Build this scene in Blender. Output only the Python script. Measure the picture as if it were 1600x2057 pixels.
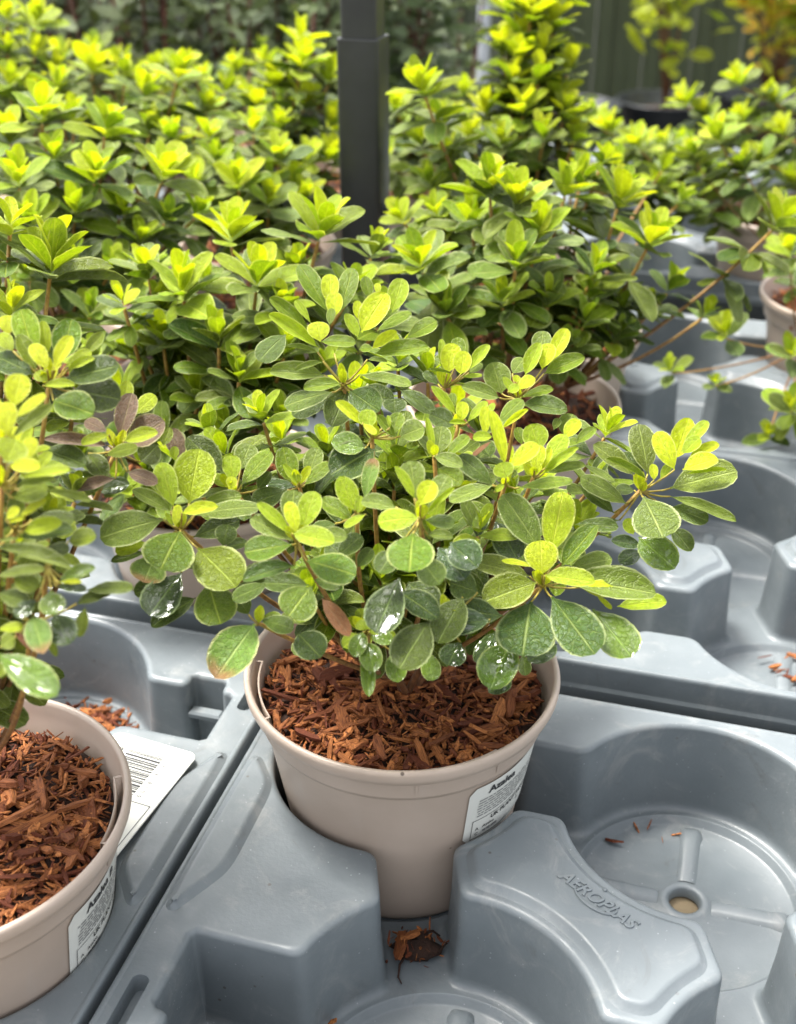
import bpy, bmesh, math, random
import numpy as np
from mathutils import Vector, Matrix, geometry
random.seed(7)
R = math.radians
for o in list(bpy.data.objects): bpy.data.objects.remove(o)
scn = bpy.context.scene
COL = scn.collection

# ------------------------------------------------------------------ camera, sky, sun, exposure
HC = 1.42                      # camera height
FPX = 2400.0                   # focal length in photo pixels (photo 1600 x 2057)
PITCH = R(30)
cam_d = bpy.data.cameras.new('camera')
cam_d.sensor_fit = 'HORIZONTAL'; cam_d.sensor_width = 33.3333; cam_d.lens = 50.0
cam_d.clip_start = 0.02; cam_d.clip_end = 500
cam_d.dof.use_dof = True; cam_d.dof.focus_distance = 0.66; cam_d.dof.aperture_fstop = 9.5
cam = bpy.data.objects.new('camera', cam_d); COL.objects.link(cam)
cam.location = (0, 0, HC); cam.rotation_euler = (R(90) - PITCH, 0, 0)
scn.camera = cam
CAM = Vector((0, 0, HC))
FWD = Vector((0, math.cos(PITCH), -math.sin(PITCH))); UPV = Vector((0, math.sin(PITCH), math.cos(PITCH)))

SUN_EL, SUN_AZ = R(66), R(-55)         # azimuth from +Y (away from camera), positive to the right
world = bpy.data.worlds.new('World'); scn.world = world; world.use_nodes = True
wn = world.node_tree.nodes; wl = world.node_tree.links
bg = wn['Background']
sky = wn.new('ShaderNodeTexSky'); sky.sky_type = 'NISHITA'; sky.sun_disc = False
sky.sun_elevation = SUN_EL; sky.sun_rotation = SUN_AZ
sky.air_density = 1.0; sky.dust_density = 4.0; sky.ozone_density = 0.6
hs = wn.new('ShaderNodeHueSaturation'); hs.inputs['Saturation'].default_value = 0.22
wl.new(sky.outputs[0], hs.inputs['Color']); wl.new(hs.outputs[0], bg.inputs['Color'])
bg.inputs['Strength'].default_value = 0.075
sd = bpy.data.lights.new('sun', 'SUN'); sd.energy = 1.5; sd.angle = R(18); sd.color = (1.0, 0.965, 0.9)
sun = bpy.data.objects.new('sun', sd); COL.objects.link(sun)
sv = Vector((math.sin(SUN_AZ) * math.cos(SUN_EL), math.cos(SUN_AZ) * math.cos(SUN_EL), math.sin(SUN_EL)))
sun.rotation_euler = (-sv).to_track_quat('-Z', 'Y').to_euler()
scn.view_settings.view_transform = 'Standard'; scn.view_settings.look = 'None'
scn.view_settings.gamma = 1.0; scn.view_settings.exposure = 2.6
scn.view_settings.use_curve_mapping = False
scn.cycles.max_bounces = 6; scn.cycles.transmission_bounces = 4; scn.cycles.diffuse_bounces = 4; scn.cycles.glossy_bounces = 3

# ------------------------------------------------------------------ frame of the tray grid
AX, AY = 0.0024, 0.576                  # axis of the central pot
PH = R(-15.8)
U = Vector((math.cos(PH), math.sin(PH), 0)); W = Vector((-math.sin(PH), math.cos(PH), 0))
ZR = HC - 0.439                         # pot rim
ZT = ZR - 0.072                         # tray top
ZB = ZR - 0.147                         # cavity floor, pot base
ZBENCH = ZT - 0.0815                    # bench top
def uw(u, w, z=0.0): return Vector((AX, AY, 0)) + U * u + W * w + Vector((0, 0, z))
def ray(px, py): return Vector(((px - 800) / FPX, 0, 0)) + FWD + UPV * (-(py - 1028.5) / FPX)
def at_depth(px, py, zc): return CAM + ray(px, py) * zc
def at_y(px, py, y): r = ray(px, py); return CAM + r * (y / r.y)
def zc_of(p): return (p - CAM).dot(FWD)

# ------------------------------------------------------------------ helpers
def mesh_obj(name, me, mat=None, parent=None, loc=None, rz=0.0):
    o = bpy.data.objects.new(name, me); COL.objects.link(o)
    if mat is not None and not me.materials: me.materials.append(mat)
    if loc is not None: o.location = loc
    if rz: o.rotation_euler.z = rz
    if parent is not None: o.parent = parent
    return o
def empty(name, loc=(0, 0, 0), rz=0.0):
    o = bpy.data.objects.new(name, None); COL.objects.link(o); o.location = loc; o.rotation_euler.z = rz
    o.empty_display_size = 0.05
    return o
def tag(o, label=None, cat=None, group=None, kind=None):
    if label: o['label'] = label
    if cat: o['category'] = cat
    if group: o['group'] = group
    if kind: o['kind'] = kind
    return o
class MB:
    """collects verts and faces"""
    def __init__(s): s.v = []; s.f = []; s.sm = []; s.mi = []
    def add(s, vs, fs, smooth=False, mi=0):
        b = len(s.v); s.v += [tuple(v) for v in vs]
        for f in fs: s.f.append(tuple(i + b for i in f)); s.sm.append(smooth); s.mi.append(mi)
    def box(s, c, d, rz=0.0, mi=0, bev=0.0):
        x, y, z = d[0] / 2, d[1] / 2, d[2] / 2
        if bev:
            prof = [(-z, -bev), (-z + bev, 0), (z - bev, 0), (z, -bev)]
            rings = []
            for (zz, o) in prof:
                rings.append([(sx * (x + o), sy * (y + o), zz) for sx, sy in ((-1, -1), (1, -1), (1, 1), (-1, 1))])
            vs = [v for r in rings for v in r]; fs = []
            for i in range(3):
                for k in range(4): fs.append((i * 4 + k, i * 4 + (k + 1) % 4, i * 4 + 4 + (k + 1) % 4, i * 4 + 4 + k))
            fs += [(3, 2, 1, 0), (12, 13, 14, 15)]
        else:
            vs = [(sx * x, sy * y, sz * z) for sz in (-1, 1) for sx, sy in ((-1, -1), (1, -1), (1, 1), (-1, 1))]
            fs = [(3, 2, 1, 0), (4, 5, 6, 7), (0, 1, 5, 4), (1, 2, 6, 5), (2, 3, 7, 6), (3, 0, 4, 7)]
        cz, sz_ = math.cos(rz), math.sin(rz)
        vs = [(c[0] + a * cz - b * sz_, c[1] + a * sz_ + b * cz, c[2] + h) for a, b, h in vs]
        s.add(vs, fs, False, mi)
    def lathe(s, prof, n=64, c=(0, 0, 0), close=False, smooth=True, a0=0.0, a1=2 * math.pi, mi=0):
        full = abs(a1 - a0 - 2 * math.pi) < 1e-6
        m = n if full else n + 1
        vs = []
        for (r, z) in prof:
            for k in range(m):
                a = a0 + (a1 - a0) * k / n
                vs.append((c[0] + r * math.sin(a), c[1] - r * math.cos(a), c[2] + z))
        fs = []; L = len(prof)
        for i in range(L if close else L - 1):
            j = (i + 1) % L
            for k in range(n):
                k2 = (k + 1) % m
                fs.append((i * m + k, i * m + k2, j * m + k2, j * m + k))
        s.add(vs, fs, smooth, mi)
    def tube(s, pts, rads, n=6, mi=0, smooth=True):
        pts = [Vector(p) for p in pts]; vs = []; fs = []
        pn = None
        for i, p in enumerate(pts):
            t = (pts[min(i + 1, len(pts) - 1)] - pts[max(i - 1, 0)]).normalized()
            if pn is None:
                a = Vector((1, 0, 0)) if abs(t.x) < .8 else Vector((0, 1, 0)); pn = t.cross(a).normalized()
            pn = (pn - t * pn.dot(t)).normalized(); q = t.cross(pn)
            for k in range(n):
                an = 2 * math.pi * k / n
                vs.append(p + (pn * math.cos(an) + q * math.sin(an)) * rads[i])
        for i in range(len(pts) - 1):
            for k in range(n): fs.append((i * n + k, i * n + (k + 1) % n, (i + 1) * n + (k + 1) % n, (i + 1) * n + k))
        fs.append(tuple(range(n - 1, -1, -1))); fs.append(tuple((len(pts) - 1) * n + k for k in range(n)))
        s.add(vs, fs, smooth, mi)
    def mesh(s, name, mats=()):
        me = bpy.data.meshes.new(name); me.from_pydata(s.v, [], s.f)
        me.polygons.foreach_set('use_smooth', s.sm); me.polygons.foreach_set('material_index', s.mi)
        for m in mats: me.materials.append(m)
        me.update(); return me
    def build(s, name, mat, parent=None, loc=None, rz=0.0):
        mats = mat if isinstance(mat, (list, tuple)) else [mat]
        return mesh_obj(name, s.mesh(name, mats), None, parent, loc, rz)

# ------------------------------------------------------------------ materials
def new_mat(name):
    m = bpy.data.materials.new(name); m.use_nodes = True
    nt = m.node_tree; return m, nt.nodes, nt.links, nt.nodes['Principled BSDF'], nt.nodes['Material Output']
def rgba(c): return (c[0], c[1], c[2], 1.0)
def mixc(N, L, a, b, fac, mode='MIX'):
    n = N.new('ShaderNodeMix'); n.data_type = 'RGBA'; n.blend_type = mode
    for sock, v in ((n.inputs[6], a), (n.inputs[7], b), (n.inputs[0], fac)):
        if hasattr(v, 'is_linked') or isinstance(v, bpy.types.NodeSocket): L.new(v, sock)
        elif isinstance(v, (int, float)): sock.default_value = v
        else: sock.default_value = rgba(v)
    return n.outputs[2]
def math_n(N, L, op, a, b=None, c=None, clamp=False):
    n = N.new('ShaderNodeMath'); n.operation = op; n.use_clamp = clamp
    for i, v in enumerate((a, b, c)):
        if v is None: continue
        if isinstance(v, bpy.types.NodeSocket): L.new(v, n.inputs[i])
        else: n.inputs[i].default_value = v
    return n.outputs[0]
def ramp(N, L, v, a, b, lo=0.0, hi=1.0, smooth=True):
    n = N.new('ShaderNodeMapRange'); n.interpolation_type = 'SMOOTHSTEP' if smooth else 'LINEAR'
    L.new(v, n.inputs[0]); n.inputs[1].default_value = a; n.inputs[2].default_value = b
    n.inputs[3].default_value = lo; n.inputs[4].default_value = hi
    return n.outputs[0]
def noise(N, L, scale, detail=4, rough=.55, vec=None, dist=0.0):
    n = N.new('ShaderNodeTexNoise'); n.inputs['Scale'].default_value = scale
    n.inputs['Detail'].default_value = detail; n.inputs['Roughness'].default_value = rough
    n.inputs['Distortion'].default_value = dist
    if vec is not None: L.new(vec, n.inputs['Vector'])
    return n.outputs['Fac']
def bump(N, L, h, strength, dist, normal=None):
    n = N.new('ShaderNodeBump'); n.inputs['Strength'].default_value = strength; n.inputs['Distance'].default_value = dist
    L.new(h, n.inputs['Height'])
    if normal is not None: L.new(normal, n.inputs['Normal'])
    return n.outputs[0]
def objvec(N): return N.new('ShaderNodeTexCoord').outputs['Object']

def simple_mat(name, c, rough=.5, var=.15, scale=40, bmp=.15, bdist=.0008, metal=0.0, spec=.5, c2=None):
    m, N, L, P, O = new_mat(name); v = objvec(N)
    f = noise(N, L, scale, 5, .6, v)
    c2 = c2 or tuple(x * (1 - var * 2) for x in c)
    L.new(mixc(N, L, c2, c, ramp(N, L, f, .3, .7)), P.inputs['Base Color'])
    P.inputs['Roughness'].default_value = rough; P.inputs['Metallic'].default_value = metal
    P.inputs['Specular IOR Level'].default_value = spec
    if bmp: L.new(bump(N, L, noise(N, L, scale * 6, 3, .6, v), bmp, bdist), P.inputs['Normal'])
    return m

def tray_mat():
    m, N, L, P, O = new_mat('grey_tray_plastic'); v = objvec(N)
    big = noise(N, L, 9, 4, .6, v); fine = noise(N, L, 420, 2, .5, v); mid = noise(N, L, 60, 5, .65, v)
    col = mixc(N, L, (.124, .144, .155), (.164, .186, .197), ramp(N, L, big, .3, .7))
    # pale scuffs and chalky wear
    wear = math_n(N, L, 'MULTIPLY', ramp(N, L, mid, .56, .75), ramp(N, L, big, .45, .65))
    col = mixc(N, L, col, (.26, .275, .28), math_n(N, L, 'MULTIPLY', wear, .75))
    sp = N.new('ShaderNodeTexVoronoi'); sp.inputs['Scale'].default_value = 260; L.new(v, sp.inputs['Vector'])
    dots = ramp(N, L, sp.outputs['Distance'], .10, .16, 1, 0)
    sel = N.new('ShaderNodeSeparateColor'); L.new(sp.outputs['Color'], sel.inputs[0])
    dots = math_n(N, L, 'MULTIPLY', dots, ramp(N, L, sel.outputs[0], .84, .86))
    col = mixc(N, L, col, (.38, .40, .40), math_n(N, L, 'MULTIPLY', dots, .5))
    sp2 = N.new('ShaderNodeTexVoronoi'); sp2.inputs['Scale'].default_value = 95; L.new(v, sp2.inputs['Vector'])
    sel2 = N.new('ShaderNodeSeparateColor'); L.new(sp2.outputs['Color'], sel2.inputs[0])
    d2 = math_n(N, L, 'MULTIPLY', ramp(N, L, sp2.outputs['Distance'], .06, .12, 1, 0), ramp(N, L, sel2.outputs[1], .9, .92))
    col = mixc(N, L, col, (.05, .035, .02), math_n(N, L, 'MULTIPLY', d2, .7))
    # fine straight scratches
    mp = N.new('ShaderNodeMapping'); mp.inputs['Scale'].default_value = (6, 220, 30); mp.inputs['Rotation'].default_value = (0, 0, .7); L.new(v, mp.inputs[0])
    sc = ramp(N, L, noise(N, L, 3, 3, .7, mp.outputs[0]), .66, .74)
    col = mixc(N, L, col, (.2, .215, .22), math_n(N, L, 'MULTIPLY', sc, .3))
    dust = noise(N, L, 26, 6, .75, v, 1.2); col = mixc(N, L, col, (.30, .30, .285), math_n(N, L, 'MULTIPLY', ramp(N, L, dust, .50, .78), .5))
    stain = noise(N, L, 17, 5, .7, v, 2.0); col = mixc(N, L, col, (.075, .066, .055), math_n(N, L, 'MULTIPLY', ramp(N, L, stain, .60, .80), .4))
    L.new(col, P.inputs['Base Color'])
    L.new(ramp(N, L, mid, .25, .75, .30, .55), P.inputs['Roughness'])
    P.inputs['Specular IOR Level'].default_value = .6
    h = math_n(N, L, 'ADD', fine, math_n(N, L, 'MULTIPLY', mid, .8))
    L.new(bump(N, L, h, .14, .0008), P.inputs['Normal'])
    return m

def pot_mat():
    m, N, L, P, O = new_mat('taupe_pot_plastic'); v = objvec(N)
    f = noise(N, L, 14, 5, .6, v)
    col = mixc(N, L, (.43, .342, .275), (.49, .395, .325), ramp(N, L, f, .3, .7))
    mp = N.new('ShaderNodeMapping'); mp.inputs['Scale'].default_value = (1, 1, .12); L.new(v, mp.inputs[0])
    st = ramp(N, L, noise(N, L, 45, 4, .6, mp.outputs[0]), .55, .8)
    col = mixc(N, L, col, (.46, .40, .35), math_n(N, L, 'MULTIPLY', st, .35))
    sp = N.new('ShaderNodeTexVoronoi'); sp.inputs['Scale'].default_value = 70; L.new(v, sp.inputs['Vector'])
    sel = N.new('ShaderNodeSeparateColor'); L.new(sp.outputs['Color'], sel.inputs[0])
    d = math_n(N, L, 'MULTIPLY', ramp(N, L, sp.outputs['Distance'], .05, .10, 1, 0), ramp(N, L, sel.outputs[0], .9, .93))
    col = mixc(N, L, col, (.05, .03, .02), math_n(N, L, 'MULTIPLY', d, .8))
    L.new(col, P.inputs['Base Color']); P.inputs['Roughness'].default_value = .42
    P.inputs['Subsurface Weight'].default_value = .0
    L.new(bump(N, L, noise(N, L, 260, 3, .5, v), .06, .0006), P.inputs['Normal'])
    return m

def leaf_mat(name, col, vein, edge, trans, rough, sheen=.15, wet=0.0, spread=.25, tip=None, tcol=None, spec=.45):
    m, N, L, P, O = new_mat(name)
    uvn = N.new('ShaderNodeTexCoord'); sx = N.new('ShaderNodeSeparateXYZ'); L.new(uvn.outputs['UV'], sx.inputs[0])
    a = math_n(N, L, 'MULTIPLY', math_n(N, L, 'ABSOLUTE', math_n(N, L, 'SUBTRACT', sx.outputs[0], .5)), 2.0)
    v = sx.outputs[1]
    oi = N.new('ShaderNodeObjectInfo')
    off = N.new('ShaderNodeVectorMath'); off.operation = 'ADD'; L.new(uvn.outputs['UV'], off.inputs[0])
    cx = N.new('ShaderNodeCombineXYZ'); rr = math_n(N, L, 'MULTIPLY', oi.outputs['Random'], 37.0)
    L.new(rr, cx.inputs[0]); L.new(rr, cx.inputs[1]); L.new(cx.outputs[0], off.inputs[1])
    pv = off.outputs[0]
    mid = ramp(N, L, a, .025, .085, 1, 0)
    wob = noise(N, L, 5, 2, .5, pv)
    ph = math_n(N, L, 'ADD', math_n(N, L, 'MULTIPLY', v, 6.5), math_n(N, L, 'MULTIPLY', a, -1.5))
    ph = math_n(N, L, 'ADD', ph, math_n(N, L, 'MULTIPLY', wob, .9))
    fr = math_n(N, L, 'ABSOLUTE', math_n(N, L, 'SUBTRACT', math_n(N, L, 'FRACT', ph), .5))
    side = math_n(N, L, 'MULTIPLY', ramp(N, L, fr, .0, .07, 1, 0), ramp(N, L, a, .6, .98, 1, 0))
    vo = N.new('ShaderNodeTexVoronoi'); vo.feature = 'DISTANCE_TO_EDGE'; vo.inputs['Scale'].default_value = 10
    L.new(pv, vo.inputs['Vector'])
    net = ramp(N, L, vo.outputs['Distance'], .0, .10, 1, 0)
    vm = math_n(N, L, 'MAXIMUM', mid, math_n(N, L, 'MAXIMUM', math_n(N, L, 'MULTIPLY', side, .70), math_n(N, L, 'MULTIPLY', net, .42)))
    mott = noise(N, L, 6, 4, .6, pv)
    base = mixc(N, L, tuple(x * .80 for x in col), tuple(x * 1.15 for x in col), ramp(N, L, mott, .3, .7))
    hsv = N.new('ShaderNodeHueSaturation'); L.new(base, hsv.inputs['Color'])
    L.new(ramp(N, L, oi.outputs['Random'], 0, 1, .5 - .028 * spread * 4, .5 + .022 * spread * 4, False), hsv.inputs['Hue'])
    r2 = math_n(N, L, 'FRACT', math_n(N, L, 'MULTIPLY', oi.outputs['Random'], 17.31))
    L.new(ramp(N, L, r2, 0, 1, 1 - spread, 1 + spread, False), hsv.inputs['Value'])
    c = mixc(N, L, hsv.outputs[0], vein, math_n(N, L, 'MULTIPLY', vm, .78))
    if tip is not None:
        tm = ramp(N, L, math_n(N, L, 'ADD', v, math_n(N, L, 'MULTIPLY', mott, .3)), tip, tip + .25)
        c = mixc(N, L, c, tcol, tm)
    em = ramp(N, L, a, .86, .97)
    c = mixc(N, L, c, edge, math_n(N, L, 'MULTIPLY', em, .75))
    L.new(c, P.inputs['Base Color'])
    P.inputs['Specular IOR Level'].default_value = spec
    P.inputs['Sheen Weight'].default_value = sheen; P.inputs['Sheen Roughness'].default_value = .45
    nrm = bump(N, L, math_n(N, L, 'MULTIPLY', vm, -1.0), .6, .0024)
    hair = noise(N, L, 55, 3, .7, pv)
    nrm = bump(N, L, math_n(N, L, 'ADD', math_n(N, L, 'MULTIPLY', mott, 1.0), math_n(N, L, 'MULTIPLY', hair, .30)), .38, .0050, nrm)
    if wet > 0:
        wm = ramp(N, L, noise(N, L, 2.2, 3, .6, pv), .60 - .16 * wet, .63 - .16 * wet)
        L.new(ramp(N, L, wm, 0, 1, rough, .06), P.inputs['Roughness'])
        L.new(wm, P.inputs['Coat Weight']); P.inputs['Coat Roughness'].default_value = .04
        L.new(nrm, P.inputs['Normal'])
        film = bump(N, L, noise(N, L, 3.5, 1, .4, pv), .35, .004); L.new(film, P.inputs['Coat Normal'])
    else:
        L.new(ramp(N, L, hair, .2, .8, rough - .10, rough + .10), P.inputs['Roughness']); L.new(nrm, P.inputs['Normal'])
    tr = N.new('ShaderNodeBsdfTranslucent'); tcn = mixc(N, L, c, (1.0, 1.0, .25), 1.0, 'MULTIPLY')
    L.new(tcn, tr.inputs['Color']); L.new(nrm, tr.inputs['Normal'])
    mx = N.new('ShaderNodeMixShader'); mx.inputs[0].default_value = trans
    L.new(P.outputs[0], mx.inputs[1]); L.new(tr.outputs[0], mx.inputs[2]); L.new(mx.outputs[0], O.inputs['Surface'])
    return m

def stem_mat():
    m, N, L, P, O = new_mat('azalea_stem_bark'); v = objvec(N)
    at = N.new('ShaderNodeAttribute'); at.attribute_name = 'age'
    f = noise(N, L, 300, 4, .7, v)
    old = mixc(N, L, (.075, .030, .013), (.20, .085, .032), ramp(N, L, f, .3, .7))
    young = mixc(N, L, (.24, .105, .014), (.42, .27, .04), ramp(N, L, f, .3, .7))
    L.new(mixc(N, L, old, young, at.outputs['Fac']), P.inputs['Base Color'])
    P.inputs['Roughness'].default_value = .6
    L.new(bump(N, L, f, .6, .0012), P.inputs['Normal'])
    return m

def bark_mat(name, dark, light, sc=(2.2, 11, 7)):
    m, N, L, P, O = new_mat(name); v = objvec(N); oi = N.new('ShaderNodeObjectInfo')
    at = N.new('ShaderNodeAttribute'); at.attribute_name = 'tint'
    mp = N.new('ShaderNodeMapping'); mp.inputs['Scale'].default_value = sc; L.new(v, mp.inputs[0])
    ov = N.new('ShaderNodeVectorMath'); ov.operation = 'ADD'; L.new(mp.outputs[0], ov.inputs[0]); cx = N.new('ShaderNodeCombineXYZ'); L.new(math_n(N, L, 'MULTIPLY', oi.outputs['Random'], 91.0), cx.inputs[1]); L.new(cx.outputs[0], ov.inputs[1])
    f = noise(N, L, 1.0, 6, .72, ov.outputs[0], .5)
    t = math_n(N, L, 'FRACT', math_n(N, L, 'ADD', oi.outputs['Random'], at.outputs['Fac']))
    c1 = mixc(N, L, dark, light, ramp(N, L, t, .15, 1.0, 0, 1, False))
    c = mixc(N, L, tuple(x * .5 for x in dark), c1, ramp(N, L, f, .30, .62))
    L.new(c, P.inputs['Base Color']); P.inputs['Roughness'].default_value = .72
    P.inputs['Specular IOR Level'].default_value = .35
    L.new(bump(N, L, f, .8, .0012), P.inputs['Normal'])
    return m

M = {}
M['tray'] = tray_mat()
M['pot'] = pot_mat()
M['Y'] = leaf_mat('leaf_new_growth', (.52, .62, .012), (.66, .72, .07), (.76, .78, .22), .46, .40, .04, spread=.13, spec=.4)
M['G'] = leaf_mat('leaf_light_green', (.29, .41, .006), (.48, .57, .05), (.62, .67, .20), .38, .36, .05, spread=.16)
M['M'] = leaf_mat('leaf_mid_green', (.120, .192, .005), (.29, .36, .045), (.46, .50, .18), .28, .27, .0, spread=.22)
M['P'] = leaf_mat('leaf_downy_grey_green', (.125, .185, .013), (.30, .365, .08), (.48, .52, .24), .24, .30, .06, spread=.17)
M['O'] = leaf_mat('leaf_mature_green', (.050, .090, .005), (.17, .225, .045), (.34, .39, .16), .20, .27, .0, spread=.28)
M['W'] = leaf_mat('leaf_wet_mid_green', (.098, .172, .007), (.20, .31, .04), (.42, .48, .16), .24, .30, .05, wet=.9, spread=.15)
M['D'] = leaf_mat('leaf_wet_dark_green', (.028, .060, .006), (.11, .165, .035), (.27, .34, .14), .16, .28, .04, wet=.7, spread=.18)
M['B'] = leaf_mat('leaf_bronzed', (.135, .085, .042), (.24, .18, .08), (.40, .36, .17), .2, .42, .25, spread=.18)
M['T'] = leaf_mat('leaf_brown_tipped', (.13, .23, .022), (.30, .40, .10), (.50, .50, .22), .26, .36, .1, spread=.15, tip=.85, tcol=(.30, .17, .06))
M['X'] = leaf_mat('leaf_dried_brown', (.20, .085, .022), (.30, .17, .07), (.3, .16, .05), .2, .5, .1, spread=.2)
M['stem'] = stem_mat()
M['stalk'] = simple_mat('downy_leaf_stalk', (.36, .30, .035), .55, .25, 400, .3, c2=(.22, .15, .02))
M['bark'] = bark_mat('pine_bark_chip', (.145, .034, .011), (.58, .215, .060))
M['barkf'] = bark_mat('pine_bark_fines', (.145, .034, .011), (.58, .215, .060), (420, 420, 420))
M['soil'] = simple_mat('dark_compost', (.045, .018, .009), .9, .3, 120, .8, .003)
M['white'] = simple_mat('white_label_plastic', (.74, .74, .68), .38, .03, 20, .02)
M['ink'] = simple_mat('black_print', (.03, .03, .032), .5, .1, 50, 0)
M['inkgrey'] = simple_mat('grey_print', (.22, .22, .22), .5, .1, 50, 0)
M['post'] = simple_mat('black_painted_post', (.040, .041, .040), .34, .12, 30, .05, .0005)
M['galv'] = simple_mat('galvanised_steel', (.42, .44, .45), .42, .15, 25, .1, .0005, metal=.75)
M['fence'] = simple_mat('green_profiled_steel', (.075, .092, .048), .45, .12, 3, .05, .001)
M['blackpot'] = simple_mat('black_nursery_pot', (.022, .026, .030), .42, .15, 20, .1, .0006)
M['wood'] = simple_mat('weathered_bench_plank', (.25, .19, .11), .8, .25, 18, .4, .001, c2=(.13, .10, .06))
M['steel'] = simple_mat('bench_frame_steel', (.08, .09, .095), .5, .15, 20, .1, .0006, metal=.4)
M['ground'] = simple_mat('wet_gravel_ground', (.085, .082, .078), .75, .3, 12, .6, .01)

# ------------------------------------------------------------------ ground, benches
gm = MB(); gm.add([(-120, -120, 0), (120, -120, 0), (120, 120, 0), (-120, 120, 0)], [(0, 1, 2, 3)])
tag(gm.build('ground', M['ground']), kind='structure')

def bench(w0, w1, u0, u1, label):
    c = uw((u0 + u1) / 2, (w0 + w1) / 2)
    root = empty('potting_bench', (c.x, c.y, 0), PH)
    tag(root, label, 'bench', 'benches carrying the trays')
    n = int(round((w1 - w0) / 0.16)); pw = (w1 - w0) / n
    pm = MB(); pm.box((0, 0, 0), (u1 - u0, .07, .02), bev=.002)
    me = pm.mesh('plank', [M['wood']])
    for i in range(n):
        mesh_obj('plank', me, None, root, (0, (w0 - w1) / 2 + pw * (i + .5), ZBENCH - .0102))
    lx, ly = (u1 - u0) / 2 - .05, (w1 - w0) / 2 - .04
    for sy in (-1, 1):
        b = MB(); b.box((0, sy * ly, ZBENCH - .0455), (u1 - u0 - .02, .04, .05), bev=.002); b.build('rail', M['steel'], root)
    lg = MB(); lg.box((0, 0, 0), (.04, .04, ZBENCH - .071), bev=.002); lme = lg.mesh('leg', [M['steel']])
    for sx in (-1, 0, 1):
        for sy in (-1, 1): mesh_obj('leg', lme, None, root, (sx * lx, sy * ly, (ZBENCH - .071) / 2))
bench(-.72, .885, -1.55, 1.25, 'slatted wooden bench under the trays with the stickered pots')
bench(.97, 1.79, -1.55, 1.55, 'slatted wooden bench beyond the black post')

# ------------------------------------------------------------------ the moulded carry tray
TW, TD, CR = 0.63, 0.36, 0.080
C1 = [(.0966 + .184 * k, -.09) for k in range(3)]
C2 = [(TW - x, -TD - y) for x, y in reversed(C1)]
def sd_box(X, Y, cx, cy, hx, hy, ang=0.0):
    ca, sa = math.cos(ang), math.sin(ang)
    dx, dy = X - cx, Y - cy
    a = np.abs(dx * ca + dy * sa) - hx; b = np.abs(-dx * sa + dy * ca) - hy
    return np.hypot(np.maximum(a, 0), np.maximum(b, 0)) + np.minimum(np.maximum(a, b), 0)
def region_sdf(X, Y):
    prim = []
    for cx, cy in C1 + C2: prim.append(np.hypot(X - cx, Y - cy) - CR)
    for k in range(2):
        x0, x1 = C1[k][0], C1[k + 1][0]
        prim.append(sd_box(X, Y, (x0 + x1) / 2, -.09 + .0065, .06, .0295))
        x0, x1 = C2[k][0], C2[k + 1][0]
        prim.append(sd_box(X, Y, (x0 + x1) / 2, -.27 - .0065, .06, .0295))
    for k in range(3):
        a, b = C1[k], C2[k]; an = math.atan2(b[1] - a[1], b[0] - a[0])
        prim.append(sd_box(X, Y, (a[0] + b[0]) / 2, (a[1] + b[1]) / 2, .06, .0218, an))
    # corner pockets with a clip notch
    for s in (0, 1):
        for (x0, x1, y0, y1) in ((.0266, .125, -.299, -.252), (.036, .060, -.311, -.295)):
            cx, cy = (x0 + x1) / 2, (y0 + y1) / 2
            if s: cx, cy = TW - cx, -TD - cy
            prim.append(sd_box(X, Y, cx, cy, (x1 - x0) / 2, (y1 - y0) / 2))
    d = prim[0]; K = .0065
    for p in prim[1:]:
        h = np.maximum(K - np.abs(d - p), 0) / K
        d = np.minimum(d, p) - h * h * K * .25
    return d
def grad(X, Y, e=2e-4):
    gx = region_sdf(X + e, Y) - region_sdf(X - e, Y); gy = region_sdf(X, Y + e) - region_sdf(X, Y - e)
    n = np.hypot(gx, gy) + 1e-12
    return gx / n, gy / n
def flow(P, level):
    """move points along the gradient until they lie on the given level"""
    P = P.copy()
    for _ in range(24):
        d = region_sdf(P[:, 0], P[:, 1]); gx, gy = grad(P[:, 0], P[:, 1])
        st = np.clip(level - d, -.0012, .0012)
        P[:, 0] += gx * st; P[:, 1] += gy * st
    return P
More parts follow.
